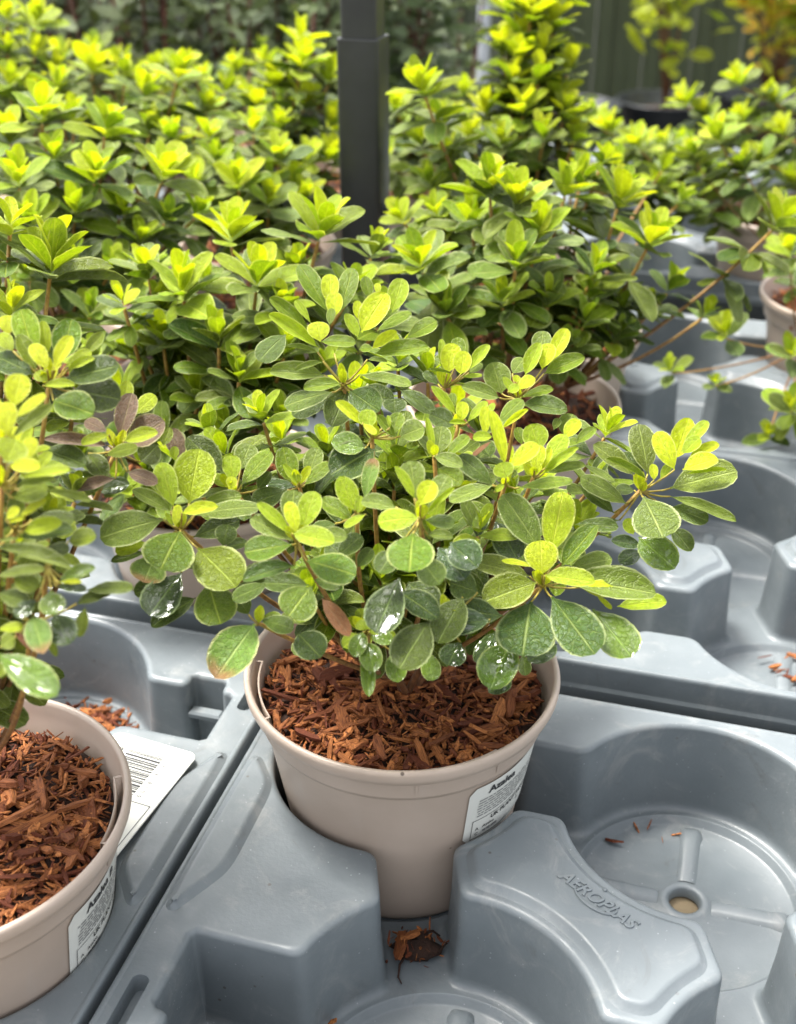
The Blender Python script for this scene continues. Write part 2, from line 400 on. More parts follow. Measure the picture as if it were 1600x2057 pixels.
def contours(level, step=.0012, spacing=.0024):
    nx, ny = int(TW / step) + 1, int(TD / step) + 1
    xs = np.linspace(0, TW, nx); ys = np.linspace(-TD, 0, ny)
    F = region_sdf(*np.meshgrid(xs, ys)) - level
    S = F > 0
    mixed = np.argwhere((S[:-1, :-1] != S[1:, 1:]) | (S[:-1, 1:] != S[1:, :-1]) | (S[:-1, :-1] != S[:-1, 1:]))
    nxt = {}; pos = {}
    def edge(a, b):
        key = (a, b) if a < b else (b, a)
        if key not in pos:
            fa, fb = F[a], F[b]; t = fa / (fa - fb)
            pos[key] = (xs[a[1]] + (xs[b[1]] - xs[a[1]]) * t, ys[a[0]] + (ys[b[0]] - ys[a[0]]) * t)
        return key
    for j, i in mixed:
        j, i = int(j), int(i)
        cs = [(j, i), (j, i + 1), (j + 1, i + 1), (j + 1, i)]
        ins = []; outs = []
        for k in range(4):
            a, b = cs[k], cs[(k + 1) % 4]
            if S[a] and not S[b]: outs.append(edge(a, b))
            elif not S[a] and S[b]: ins.append(edge(a, b))
        for a, b in zip(outs, ins): nxt[a] = b
    loops = []
    while nxt:
        st = next(iter(nxt)); lp = []; k = st
        while k in nxt:
            lp.append(pos[k]); k = nxt.pop(k)
        if len(lp) < 40: continue
        P = np.array(lp); Q = np.vstack([P, P[:1]])
        s = np.concatenate([[0], np.cumsum(np.hypot(*np.diff(Q, axis=0).T))])
        n = max(24, int(s[-1] / spacing)); t = np.linspace(0, s[-1], n, endpoint=False)
        P = np.stack([np.interp(t, s, Q[:, 0]), np.interp(t, s, Q[:, 1])], 1)
        loops.append(flow(P, level))
    return loops
def area(P): return .5 * np.sum(P[:, 0] * np.roll(P[:, 1], -1) - np.roll(P[:, 0], -1) * P[:, 1])
def strip(mb, rings, zs, flip=False, smooth=True):
    n = len(rings[0]); vs = []
    for P, z in zip(rings, zs): vs += [(p[0], p[1], z) for p in P]
    fs = []
    for i in range(len(rings) - 1):
        for k in range(n):
            k2 = (k + 1) % n
            f = (i * n + k, i * n + k2, (i + 1) * n + k2, (i + 1) * n + k)
            fs.append(f[::-1] if flip else f)
    mb.add(vs, fs, smooth)
def in_poly(poly, x, y):
    px, py = poly[:, 0], poly[:, 1]; qx, qy = np.roll(px, -1), np.roll(py, -1)
    c = ((py > y) != (qy > y)) & (x < (qx - px) * (y - py) / (qy - py + 1e-15) + px)
    return bool(np.sum(c) % 2)
def cap(mb, outer, holes, z):
    vs, es = [], []
    for P in [outer] + holes:
        b = len(vs); n = len(P)
        vs += [Vector((float(p[0]), float(p[1]))) for p in P]; es += [(b + k, b + (k + 1) % n) for k in range(n)]
    ov, oe, of, *_ = geometry.delaunay_2d_cdt(vs, es, [], 0, 1e-7)
    fs = []
    for f in of:
        cx = sum(ov[i].x for i in f) / 3; cy = sum(ov[i].y for i in f) / 3
        if in_poly(outer, cx, cy) and not any(in_poly(h, cx, cy) for h in holes):
            a, b, c = (ov[i] for i in f)
            fs.append(tuple(f) if (b - a).cross(c - a) > 0 else tuple(f)[::-1])
    mb.add([(v.x, v.y, z) for v in ov], fs, True)
def rrect(x0, x1, y0, y1, r, n=6):
    P = []
    for cx, cy, a0 in ((x1 - r, y1 - r, 0), (x0 + r, y1 - r, 90), (x0 + r, y0 + r, 180), (x1 - r, y0 + r, 270)):
        for k in range(n + 1):
            a = R(a0 + 90 * k / n); P.append((cx + r * math.cos(a), cy + r * math.sin(a)))
    return np.array(P)
def circ(c, r, n=72): return np.array([(c[0] + r * math.cos(2 * math.pi * k / n), c[1] + r * math.sin(2 * math.pi * k / n)) for k in range(n)])

ZCH, ZDISC = -.0695, -.075              # channel floor, cavity floor (below tray top)
def wall_profile():
    pr = [(.0052, 0.0), (.0044, 0.0)]
    r = .0040
    for k in range(1, 6):
        a = R(90 * k / 5); pr.append((.0044 - r * math.sin(a), -r * (1 - math.cos(a))))
    pr += [(-.0002, -.030), (-.0022, -.0630)]
    for k in range(1, 5):
        a = R(90 * k / 4); pr.append((-.0022 - .0045 * (1 - math.cos(a)), -.0630 + (ZCH + .0630) * math.sin(a)))
    pr.append((-.0085, ZCH)); return pr
def wall(mb, loop):
    rings, zs = [], []; pr = wall_profile()
    cur = loop
    order = [flow(loop, o) for o, z in pr]
    return order, [z for o, z in pr]

def make_tray():
    loops = contours(0.0)
    loops.sort(key=lambda P: -abs(area(P)))
    if area(loops[0]) < 0: loops = [P[::-1] for P in loops]
    main, isl = loops[0], loops[1:3]
    body = MB()
    rings, zs = wall(body, main)
    strip(body, rings, zs, flip=area(main) < 0)
    inner_top, inner_floor = rings[0], rings[-1]
    slots = [rrect(.009, .0185, -.335, -.285, .004), rrect(TW - .0185, TW - .009, -.075, -.025, .004)]
    out = rrect(.0040, TW - .0040, -TD + .0040, -.0040, .008)
    cap(body, out, [inner_top] + slots, 0.0)
    for s in slots:
        cx, cy = s.mean(0); s2 = np.array([(cx + (p[0] - cx) * .86, cy + (p[1] - cy) * .95) for p in s])
        strip(body, [s, s, s2], [0, -.001, -.011], flip=False, smooth=False); cap(body, s2, [], -.011)
    # rounded bead and skirt round the outside
    prof = [(.0040, 0), (.0034, .0003), (.0022, .0006), (.0010, .0002), (.0003, -.0010), (0, -.003),
            (0, -.018), (-.0003, -.0195), (-.0012, -.0205), (-.0014, -.022), (-.0014, -.028), (-.0010, -.030), (.003, -.032), (.006, -.0805), (.012, -.0805)]
    rr = [rrect(i, TW - i, -TD + i, -i, max(.012 - i, .0015)) for i, z in prof]
    strip(body, rr, [z for i, z in prof])
    # floor with sunken discs
    ifl = []; blocks = []
    for P in isl:
        rg, z2 = wall(body, P); blocks.append((P, rg, z2)); ifl.append(rg[-1])
    rd = .0708
    cap(body, inner_floor, ifl + [circ(c, rd) for c in C1 + C2], ZCH)
    for c in C1 + C2:
        prs = [(rd, ZCH), (rd - .0012, ZCH - .0006), (rd - .0030, ZDISC + .0008), (rd - .0048, ZDISC), (.0170, ZDISC), (.0150, ZDISC + .0018), (.0118, ZDISC + .0022), (.0098, ZDISC + .001), (.0094, ZDISC - .0055)]
        strip(body, [circ(c, r) for r, z in prs], [z for r, z in prs], flip=False)
        for q in range(4):                                   # four ribs with a rounded end
            a = R(90 * q); vs = []; fs = []
            st = [(.0165, .0062, .0015), (.020, .0066, .0026), (.052, .0070, .0030), (.058, .0085, .0042), (.0635, .0070, .0030), (.0655, .003, .0004)]
            m = 7
            for (t, hw, hh) in st:
                for k in range(m):
                    e = -1 + 2 * k / (m - 1); x, y, z = t, e * hw, hh * (1 - e ** 4) - .0004
                    vs.append((c[0] + x * math.cos(a) - y * math.sin(a), c[1] + x * math.sin(a) + y * math.cos(a), ZDISC + z))
            for i in range(len(st) - 1):
                for k in range(m - 1): fs.append((i * m + k, (i + 1) * m + k, (i + 1) * m + k + 1, i * m + k + 1))
            body.add(vs, fs, True)
    parts = [('tray_base', body.mesh('tray_base', [M['tray']]))]
    plat = [P for P in contours(.0095) ]
    def plateau(mb, P, h=.0042):
        if area(P) < 0: P = P[::-1]
        n = np.roll(P, -1, 0) - np.roll(P, 1, 0); n = np.stack([n[:, 1], -n[:, 0]], 1); n /= np.hypot(n[:, 0], n[:, 1])[:, None] + 1e-12
        pr = [(.0035, -.0006), (.0028, .0), (.0015, .0006), (-.0006, h - .0010), (-.0018, h - .0002), (-.0030, h), (-.0038, h)]
        rgs = [P + n * o for o, z in pr]
        strip(mb, rgs, [z for o, z in pr]); cap(mb, rgs[-1], [], h)
    blk = []
    for P, rg, z2 in blocks:
        b = MB(); strip(b, rg, z2, flip=False); cap(b, rg[0], [], 0.0)
        cx, cy = P.mean(0)
        for Q in plat:
            if abs(area(Q)) < .02 and np.hypot(*(Q.mean(0) - P.mean(0))) < .03: plateau(b, Q)
        parts.append(('divider_block', b.mesh('divider_block', [M['tray']])))
    # raised edge pads on the two solid corners
    for s in (0, 1):
        pts = [(.0065, -.112), (.026, -.138), (.0265, -.207), (.0065, -.247)]
        dense = []
        for k in range(4):
            a, b = pts[k], pts[(k + 1) % 4]
            for t in range(24): dense.append((a[0] + (b[0] - a[0]) * t / 24, a[1] + (b[1] - a[1]) * t / 24))
        Q = np.array(dense)
        for _ in range(14): Q = (Q + np.roll(Q, 1, 0) + np.roll(Q, -1, 0)) / 3
        if s: Q = np.array([TW, -TD]) - Q
        pm = MB(); plateau(pm, Q, .0036)
        parts.append(('raised_pad', pm.mesh('raised_pad', [M['tray']])))
        cm = MB(); cx, cy = (.048, -.301); hx, hy = .0118, .0045
        if s: cx, cy = TW - cx, -TD - cy
        cm.box((cx, cy, -.024), (2 * hx, 2 * hy, .006), bev=.0015); parts.append(('clip', cm.mesh('clip', [M['tray']])))
    return parts
TRAY = make_tray()

def text_mesh(body, size, extrude=0.0, shear=0.0, bevel=0.0, align='CENTER', bold=0.0, spacing=1.0):
    cu = bpy.data.curves.new('txt', 'FONT'); cu.body = body; cu.size = size; cu.extrude = extrude; cu.shear = shear
    cu.bevel_depth = bevel; cu.align_x = align; cu.offset = bold; cu.space_character = spacing; cu.resolution_u = 3
    ob = bpy.data.objects.new('txt', cu); COL.objects.link(ob)
    dg = bpy.context.evaluated_depsgraph_get(); dg.update()
    me = bpy.data.meshes.new_from_object(ob.evaluated_get(dg))
    bpy.data.objects.remove(ob); bpy.data.curves.remove(cu)
    return me
def logo_mesh():
    tm = text_mesh('AEROPLAS', .0105, .0006, .32, .00035, 'CENTER', .0, 1.0)
    b = MB(); b.add([v.co.copy() for v in tm.vertices], [tuple(p.vertices) for p in tm.polygons])
    # swoosh round the middle letters and a dot above
    for r0 in (1.0,):
        pts = [(.0135 * math.cos(R(a)) - .0005, .0066 * math.sin(R(a)) + .0030, .0003) for a in range(168, 418, 10)]
        b.tube(pts, [.0002 + .0007 * math.sin(math.pi * (i + .3) / len(pts)) for i in range(len(pts))], 6)
    b.lathe([(0.0001, .0009), (.0010, .0008), (.0013, .0003), (.0013, -.0003)], 12, (-.0010, .0118, 0))
    return b.mesh('raised_lettering', [M['tray']])
LOGO = logo_mesh()

def place_tray(u0, wb, label, rz=0.0, dz=0.0, base=True):
    p = uw(u0, wb, ZT + dz)
    r = empty('plant_tray', p, PH + rz); tag(r, label, 'tray', 'grey moulded carry trays')
    for nm, me in TRAY: mesh_obj(nm, me, None, r)
    for k in range(2):
        cx, cy = (C1[k + 1][0] + C2[k][0]) / 2, -TD / 2
        mesh_obj('raised_lettering', LOGO, None, r, (cx + .006, cy + .0012, .0042), R(-31))
    return r
TRAYS = {
 'A': place_tray(-.0966, .090, 'grey tray with two empty round wells beside the central stickered pot'),
 'L': place_tray(-.7310, .090, 'grey tray with the white barcode tag lying on it'),
 'R': place_tray(-.1065, .488, 'grey tray behind the central azalea, right of it an empty well with bark scraps'),
 'RL': place_tray(-.748, .470, 'grey tray behind the tray with the barcode tag'),
 '3R': place_tray(-.176, .850, 'grey tray at the back edge of the near bench holding the half-bare azalea pot'),
 '3L': place_tray(-.858, .850, 'grey tray at the back edge of the near bench, left of the black post'),
 '4R': place_tray(-.13, 1.345, 'grey tray at the front edge of the far bench, right of the black post'),
 '4L': place_tray(-.775, 1.345, 'grey tray at the front edge of the far bench, left of the black post'),
 '4X': place_tray(.515, 1.345, 'grey tray at the right end of the front row on the far bench'),
 '5R': place_tray(-.10, 1.735, 'grey tray in the back row of the far bench, right of the black post'),
 '5L': place_tray(-.745, 1.735, 'grey tray in the back row of the far bench, left of the black post'),
}
def well(tray, row, k):
    r = TRAYS[tray]; c = (C1 if row == 1 else C2)[k]
    m = Matrix.Rotation(r.rotation_euler.z, 3, 'Z')
    p = Vector(r.location) + m @ Vector((c[0], c[1], 0)); return Vector((p.x, p.y, 0))

# ------------------------------------------------------------------ pots
POT_PROF = [(.0005, -.1465), (.060, -.1468), (.0642, -.1462), (.0655, -.1435), (.0662, -.139), (.0838, -.0300), (.0846, -.0272), (.0868, -.0262),
            (.0876, -.0235), (.0884, -.0140), (.0890, -.0128), (.0912, -.0118), (.0932, -.0098), (.0946, -.0062), (.0949, -.0028), (.0943, -.0006),
            (.0930, .0), (.0914, -.0006), (.0906, -.0026), (.0900, -.008), (.0862, -.022), (.0818, -.030), (.0640, -.138), (.0005, -.1395)]
pm_ = MB(); pm_.lathe(POT_PROF, 180); POT_ME = pm_.mesh('pot_body', [M['pot']])
def pot_r(z):                                    # outer radius at height z below the rim
    pts = [(-.139, .0662), (-.0300, .0838)]
    for (z0, r0), (z1, r1) in zip(pts, pts[1:]):
        if z <= z1: return r0 + (r1 - r0) * (z - z0) / (z1 - z0)
    return .0838
def make_pot(x, y, label, tabs=(), sticker=None, rough=False, z=None):
    root = empty('plant_pot', (x, y, ZR if z is None else z)); tag(root, label, 'plant pot', 'taupe plant pots')
    mesh_obj('pot_body', POT_ME, None, root)
    for (a0, a1) in tabs:
        t = MB(); t.lathe([(.0836, -.024), (.0856, -.0065), (.0862, -.0055), (.0869, -.0065), (.0849, -.024)], 18, close=True, a0=R(a0), a1=R(a1))
        for e in (a0, a1):
            t.lathe([(.0840, -.022), (.0858, -.0062), (.0906, -.0062), (.0880, -.022)], 1, close=True, a0=R(e) - .007, a1=R(e) + .007, smooth=False)
        t.build('label_slot', M['pot'], root)
    if sticker:
        a0, a1, header = sticker
        SW = R(a1 - a0) * .080; SH = .049
        def mp(s, t, lift):
            zz = -.0305 + t; r = pot_r(zz) + lift; a = R(a0) + s / .080
            return (r * math.sin(a), -r * math.cos(a), zz)
        st = MB(); n, m = 28, 10; vs = []; rc = .004
        for j in range(m + 1):
            t = -SH * j / m
            for i in range(n + 1):
                s = SW * i / n
                ed = 0.0
                dy = min(-t, SH + t)
                if dy < rc: ed = rc - math.sqrt(max(rc * rc - (rc - dy) ** 2, 0))
                s = ed + (SW - 2 * ed) * i / n
                vs.append(mp(s, t - .0006, .0009))
        fs = [(j * (n + 1) + i, (j + 1) * (n + 1) + i, (j + 1) * (n + 1) + i + 1, j * (n + 1) + i + 1) for j in range(m) for i in range(n)]
        st.add(vs, fs, True); so = st.build('sticker', M['white'], root)
        so['label'] = 'white plant passport sticker with small black print'
        pr = MB()
        def put(txt, size, s, t, bold=0.0, shear=0.0):
            tm = text_mesh(txt, size, 0, shear, 0, 'LEFT', bold)
            pr.add([mp(s + v.co.x, t + v.co.y, .0013) for v in tm.vertices], [tuple(p.vertices) for p in tm.polygons])
        def bar(s0, s1, t0, t1, mi=0):
            k = max(1, int((s1 - s0) / .003)); vs = []
            for i in range(k + 1):
                s = s0 + (s1 - s0) * i / k; vs += [mp(s, t0, .0013), mp(s, t1, .0013)]
            pr.add(vs, [(2 * i, 2 * i + 2, 2 * i + 3, 2 * i + 1) for i in range(k)], False, mi)
        rnd = random.Random(int(a0))
        put(header, .0080, .013, -.0090, .00022)
        for li in range(7):                               # body copy too small to read: broken lines
            t = -.0125 - li * .0023; s = .006 + rnd.random() * .002; end = SW - .008 - (rnd.random() * .02 if li < 6 else .03)
            while s < end:
                w = rnd.uniform(.0015, .006); bar(s, min(s + w, end), t, t - .0008, 1); s += w + .0008
        bt, bb = -.0300, -.0465
        bar(.005, SW - .005, bt, bt - .0004); bar(.005, SW - .005, bb, bb - .0005)
        bar(.005, .0054, bt, bb); bar(SW - .0054, SW - .005, bt, bb)
        put('UK PLANT PASSPORT', .0050, .019, -.0352, .00012)
        put('A   Azalea', .0036, .008, -.0398, .00004); put('B', .0036, .046, -.0398, .00004)
        put('C', .0036, .008, -.0443, .00004)
        for s0 in (.014, .0175, .021, .0235): bar(s0, s0 + .0026, -.0420, -.0440, 1)
        pr.build('printed_text', [M['ink'], M['inkgrey']], so)
    return root

# ------------------------------------------------------------------ pine bark mulch
def chip_mesh(seed):
    r = random.Random(seed); b = MB(); n = 5; vs = []; fs = []
    bend = r.uniform(-.10, .10); side = r.uniform(-.12, .12); a = r.uniform(.55, 1.0)
    for i in range(n):
        t = i / (n - 1); w = .5 * (r.uniform(.7, 1.0)) * (a + (1 - a) * math.sin(math.pi * t))
        if i in (0, n - 1): w *= r.uniform(.35, 1.0)
        cx = side * math.sin(math.pi * t); cz = bend * math.sin(math.pi * t); h = .5 * r.uniform(.7, 1.1)
        x = -.5 + t + (r.uniform(-.04, .04) if 0 < i < n - 1 else 0)
        sk = r.uniform(-.06, .06)
        vs += [(x + sk, cx - w, cz * 3 - h), (x - sk, cx + w, cz * 3 - h * r.uniform(.6, 1)), (x - sk, cx + w * r.uniform(.6, .95), cz * 3 + h), (x + sk, cx - w * r.uniform(.6, .95), cz * 3 + h * r.uniform(.6, 1))]
    for i in range(n - 1):
        for k in range(4): fs.append((i * 4 + k, i * 4 + (k + 1) % 4, i * 4 + 4 + (k + 1) % 4, i * 4 + 4 + k))
    fs += [(3, 2, 1, 0), tuple((n - 1) * 4 + k for k in range(4))]
    b.add(vs, fs); return b
CHIPB = [chip_mesh(s) for s in range(10)]
CHIPS = [b.mesh('bark_chip', [M['bark']]) for b in CHIPB]
def chip_matrix(r, pos, L, tilt=.35):
    rot = Matrix.Rotation(r.uniform(0, 2 * math.pi), 3, 'Z') @ Matrix.Rotation(r.gauss(0, tilt), 3, 'Y') @ Matrix.Rotation(r.gauss(0, tilt * 1.3), 3, 'X')
    w = L * r.choice((r.uniform(.10, .2), r.uniform(.16, .34), r.uniform(.25, .5))); h = min(w * r.uniform(.2, .5), .0032)
    return Matrix.Translation(pos) @ rot.to_4x4() @ Matrix.Diagonal((L, w, h, 1))
def fine_bark(name, parent, r, n, where, lo, hi, tilt=.45):
    vs, fs, ti = [], [], []
    for _ in range(n):
        p = where(r); mt = chip_matrix(r, p, r.uniform(lo, hi), tilt); cb = r.choice(CHIPB); b = len(vs); t = r.random()
        vs += [tuple(mt @ Vector(v)) for v in cb.v]; fs += [tuple(i + b for i in f) for f in cb.f]; ti += [t] * len(cb.v)
    me = bpy.data.meshes.new(name); me.from_pydata(vs, [], fs); me.materials.append(M['barkf'])
    at = me.attributes.new('tint', 'FLOAT', 'POINT'); at.data.foreach_set('value', ti); me.update()
    o = mesh_obj(name, me, None, parent); o['kind'] = 'stuff'; return o
def mulch(x, y, seed, label, nbig, nfine, lo=.004, hi=.012):
    r = random.Random(seed); root = empty('bark_mulch', (x, y, ZR - .018)); tag(root, label, 'bark mulch', 'bark mulch in the pots')
    def hgt(px, py): return .004 * (1 - (px * px + py * py) / .0072) + .0022 * math.sin(px * 70 + seed) * math.cos(py * 60 + seed * 2)
    s = MB(); n, m = 40, 8; vs = [(0, 0, hgt(0, 0) - .003)]; fs = []
    for j in range(1, m + 1):
        for k in range(n):
            a = 2 * math.pi * k / n; q = .0848 * j / m; vs.append((q * math.cos(a), q * math.sin(a), hgt(q * math.cos(a), q * math.sin(a)) - .003))
    for k in range(n): fs.append((0, 1 + k, 1 + (k + 1) % n))
    for j in range(m - 1):
        for k in range(n): fs.append((1 + j * n + k, 1 + (j + 1) * n + k, 1 + (j + 1) * n + (k + 1) % n, 1 + j * n + (k + 1) % n))
    s.add(vs, fs, True); s.build('compost', M['soil'], root)
    def where(q):
        a = q.uniform(0, 2 * math.pi); d = .0825 * math.sqrt(q.random()); px, py = d * math.cos(a), d * math.sin(a)
        return Vector((px, py, hgt(px, py) + q.uniform(-.003, .0025)))
    if nfine: fine_bark('fine_bark', root, r, nfine, where, lo, hi)
    for _ in range(nbig):
        L = r.choice((r.uniform(.010, .018), r.uniform(.014, .026), r.uniform(.018, .034)))
        p = where(r); d = math.hypot(p.x, p.y); mx = .0840 - L * .44
        if d > mx: p.x *= mx / d; p.y *= mx / d
        p.z += .0016
        o = mesh_obj('bark_chip', r.choice(CHIPS), None, root); o.matrix_basis = chip_matrix(r, p, L, .24)
    return root

# ------------------------------------------------------------------ azalea leaves
LEAFV = []
for (a, b, cup, bend, fold, tw) in ((.62, .48, .10, .10, .10, .0), (.55, .50, .16, .04, .12, .1), (.72, .48, .06, .16, .06, -.1), (.60, .52, .20, .14, .10, .05),
                                    (.66, .46, -.05, .20, .05, .0), (.55, .56, .12, .02, .18, -.08), (.78, .45, .08, .08, .08, .12)):
    LEAFV.append((a, b, cup, bend, fold, tw))
def leaf_geo(var, nv=9, nu=6):
    a, b, cup, bend, fold, tw = LEAFV[var]
    pk = a / (a + b); mxw = pk ** a * (1 - pk) ** b
    vs, uv = [], []
    for j in range(nv + 1):
        v = .5 - .5 * math.cos(math.pi * j / nv); v = v * .85 + (j / nv) * .15
        t = max((v - .07) / .93, 0); w = (t ** a * max(1 - t, 0) ** b) / mxw if t > 0 else 0
        w = max(w, .075 * (1 - v) if v < .5 else .012)
        for i in range(nu + 1):
            s = -1 + 2 * i / nu
            x = .5 * s * w
            z = -bend * v * v + .55 * bend * v + cup * (s * s) * w * .45 + fold * abs(s) * w * .35 + tw * s * v * w * .4
            z += .018 * math.sin(v * 11 + s * 2.3 + var) * abs(s) * w
            vs.append((x, v, z)); uv.append((.5 + .5 * s, v))
    fs = [(j * (nu + 1) + i, j * (nu + 1) + i + 1, (j + 1) * (nu + 1) + i + 1, (j + 1) * (nu + 1) + i) for j in range(nv) for i in range(nu)]
    return vs, fs, uv
LGEO = [leaf_geo(k) for k in range(len(LEAFV))]
_lc = {}
def leaf_me(var, mat):
    if (var, mat) not in _lc:
        vs, fs, uv = LGEO[var]
        me = bpy.data.meshes.new('leaf'); me.from_pydata(vs, [], fs); me.materials.append(M[mat])
        l = me.uv_layers.new(name='UVMap')
        for lp in me.loops: l.data[lp.index].uv = uv[lp.vertex_index]
        me.polygons.foreach_set('use_smooth', [True] * len(fs)); me.update(); _lc[(var, mat)] = me
    return _lc[(var, mat)]
ZUP = Vector((0, 0, 1))
def leaf_matrix(base, tip, n0, width, roll=0.0):
    t = tip - base; L = t.length; t = t / L
    n = n0 - t * n0.dot(t)
    if n.length < 1e-3: n = Vector((t.z, t.x, -t.y))
    n.normalize()
    if roll: n = Matrix.Rotation(roll, 3, t) @ n
    x = t.cross(n)
    return Matrix((( x.x * width, t.x * L, n.x * L, base.x), (x.y * width, t.y * L, n.y * L, base.y), (x.z * width, t.z * L, n.z * L, base.z), (0, 0, 0, 1)))

class Plant:
    def __init__(s, x, y, label, seed, scale=1.0):
        s.base = Vector((x, y, ZR - .020)); s.leaves = []; s.tips = []; s.r = random.Random(seed); s.label = label
        s.stem_scale = .66; s.stalks = []
    def leaf(s, base, tip, n0, width, mat, roll=None, var=None):
        r = s.r
        s.leaves.append((leaf_matrix(base, tip, n0, width, r.gauss(0, .14) if roll is None else roll), r.randrange(len(LEAFV)) if var is None else var, mat, (tip - base).length * width, base))
    def rosette(s, P, axis, L, n=10, young=.45, tiers=1, spread=1.0):
        r = s.r; axis = axis.normalized()
        e1 = axis.orthogonal().normalized(); e2 = axis.cross(e1)
        a0 = r.uniform(0, 6.28)
        for i in range(n):
            f = i / max(n - 1, 1); az = a0 + i * 2.39996 + r.gauss(0, .15)
            el = R(6 + 70 * f ** .95 + r.gauss(0, 8)); rad = e1 * math.cos(az) + e2 * math.sin(az)
            d = rad * math.cos(el) * spread + axis * math.sin(el)
            ln = L * (1.0 - .42 * f) * r.uniform(.85, 1.1); w = ln * (.54 - .06 * f) * r.uniform(.85, 1.12)
            b = P + axis * (L * .32 * f - L * .05)
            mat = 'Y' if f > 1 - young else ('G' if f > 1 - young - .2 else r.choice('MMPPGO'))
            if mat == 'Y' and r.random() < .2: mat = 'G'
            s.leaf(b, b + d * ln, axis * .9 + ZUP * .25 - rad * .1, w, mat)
        down = (s.base - P).normalized() * .55 - axis * .45
        for t in range(tiers):
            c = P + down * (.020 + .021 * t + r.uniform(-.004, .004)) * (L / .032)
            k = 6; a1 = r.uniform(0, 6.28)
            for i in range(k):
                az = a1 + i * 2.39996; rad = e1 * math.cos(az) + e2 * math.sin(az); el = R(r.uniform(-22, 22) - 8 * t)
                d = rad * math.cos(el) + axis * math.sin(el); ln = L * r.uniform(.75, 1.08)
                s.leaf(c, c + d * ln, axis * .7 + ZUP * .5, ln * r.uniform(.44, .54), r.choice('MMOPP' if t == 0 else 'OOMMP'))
        s.tips.append(P)
    def hero(s, ox, oy, sc, zc, base, rows):
        """leaves read off the photograph: base and tip on a rosette standing at camera depth zc"""
        r = s.r
        def P(x, y, dz=0.0): return at_depth(ox + x / sc, oy + y / sc, zc - dz)
        for row in rows:
            bx, by, tx, ty, w, mat = row[:6]
            l = math.hypot(tx - bx, ty - by); sdn = (ty - by) / l; L2 = l / sc * zc / FPX
            off = row[6] if len(row) > 6 else 0.0
            tw = L2 * (.55 * max(sdn, 0) + .12 - .18 * max(-sdn, 0))
            b, t = P(bx, by, off), P(tx, ty, off + tw)
            if not base: s.stalks.append((b, None))
            toc = (CAM - b).normalized(); n0 = ZUP * .75 + toc * .7
            d = (t - b).normalized(); n = (n0 - d * n0.dot(d)).normalized()
            wd = w / sc * zc / FPX / max(.62, abs(n.dot(toc)))
            s.leaf(b, t, n0, min(wd, .030), mat, roll=r.gauss(0, .08))
        if base:
            p = P(*base); s.tips.append(p)
            for q in s.leaves[-len(rows):]: s.stalks.append((q[4], p))
            for k in range(3):
                d = (ZUP + Vector((r.gauss(0, .35), r.gauss(0, .35), 0))).normalized(); s.leaf(p, p + d * r.uniform(.007, .012), (CAM - p).normalized(), .0045, 'Y')
    def tip(s, px, py, d, y, young=.45, n=10, tiers=2, lean=None):
        n = int(n * 1.2)
        P = at_y(px, py, y); L = .66 * d * zc_of(P) / FPX
        out = P - (s.base + Vector((0, 0, .06))); out.z = 0
        ax = ZUP + out.normalized() * min(out.length * 3.2, .55) if lean is None else Vector(lean)
        s.rosette(P, ax, max(min(L, .043), .016), n, young, tiers)
    def fill(s, n, L=.030, back=0):
        r = s.r; tips = list(s.tips); c = s.base + Vector((0, 0, .07))
        for _ in range(n):
            a, b = r.choice(tips), r.choice(tips)
            P = a.lerp(b, r.random()).lerp(c, r.uniform(.22, .62)) + Vector((r.gauss(0, .01), r.gauss(0, .012) + .012, r.gauss(0, .01)))
            P.z = max(P.z, s.base.z + .03)
            out = P - c; s.rosette(P, ZUP + Vector((out.x, out.y, 0)) * 3, L * r.uniform(.85, 1.15), 7, .0, 1)
        for _ in range(back):
            a = r.choice(tips); v = a - s.base; P = s.base + Vector((-v.x * r.uniform(.5, .9) + r.gauss(0, .03), abs(v.y) * r.uniform(.6, 1.2) + .03, v.z * r.uniform(.6, .95)))
            out = P - c; s.rosette(P, ZUP + Vector((out.x, out.y, 0)) * 3, L, 9, .35, 1)
    def finish(s, extra_paths=()):
        root = empty('azalea_plant', s.base); tag(root, s.label, 'azalea', 'potted azaleas')
        r = s.r; inv = -s.base
        lv = sorted(s.leaves, key=lambda q: -q[3] / zc_of(q[4]) ** 2)
        for m, var, mat, ar, b in lv[:300]:
            o = mesh_obj('leaf', leaf_me(var, mat), None, root); o.matrix_basis = Matrix.Translation(inv) @ m
        rest = lv[300:]
        if rest:
            vs, fs, uvs, mi = [], [], [], []; mats = sorted(set(q[2] for q in rest))
            for m, var, mat, ar, b in rest:
                gv, gf, gu = LGEO[var]; o0 = len(vs); mm = Matrix.Translation(inv) @ m
                vs += [tuple(mm @ Vector(v)) for v in gv]; fs += [tuple(i + o0 for i in f) for f in gf]; uvs += gu; mi += [mats.index(mat)] * len(gf)
            me = bpy.data.meshes.new('inner_leaves'); me.from_pydata(vs, [], fs)
            for k in mats: me.materials.append(M[k])
            me.polygons.foreach_set('material_index', mi); me.polygons.foreach_set('use_smooth', [True] * len(fs))
            l = me.uv_layers.new(name='UVMap'); idx = np.zeros(len(me.loops), dtype=np.int32); me.loops.foreach_get('vertex_index', idx)
            l.data.foreach_set('uv', np.array(uvs)[idx].ravel()); me.update()
            tag(mesh_obj('inner_leaves', me, None, root), kind='stuff')
        # stems: tips grouped by direction on a few main stems
        k = max(3, min(7, len(s.tips) // 4)); groups = {}
        for p in s.tips:
            a = math.atan2(p.y - s.base.y, p.x - s.base.x); groups.setdefault(int((a + math.pi) / (2 * math.pi) * k) % k, []).append(p)
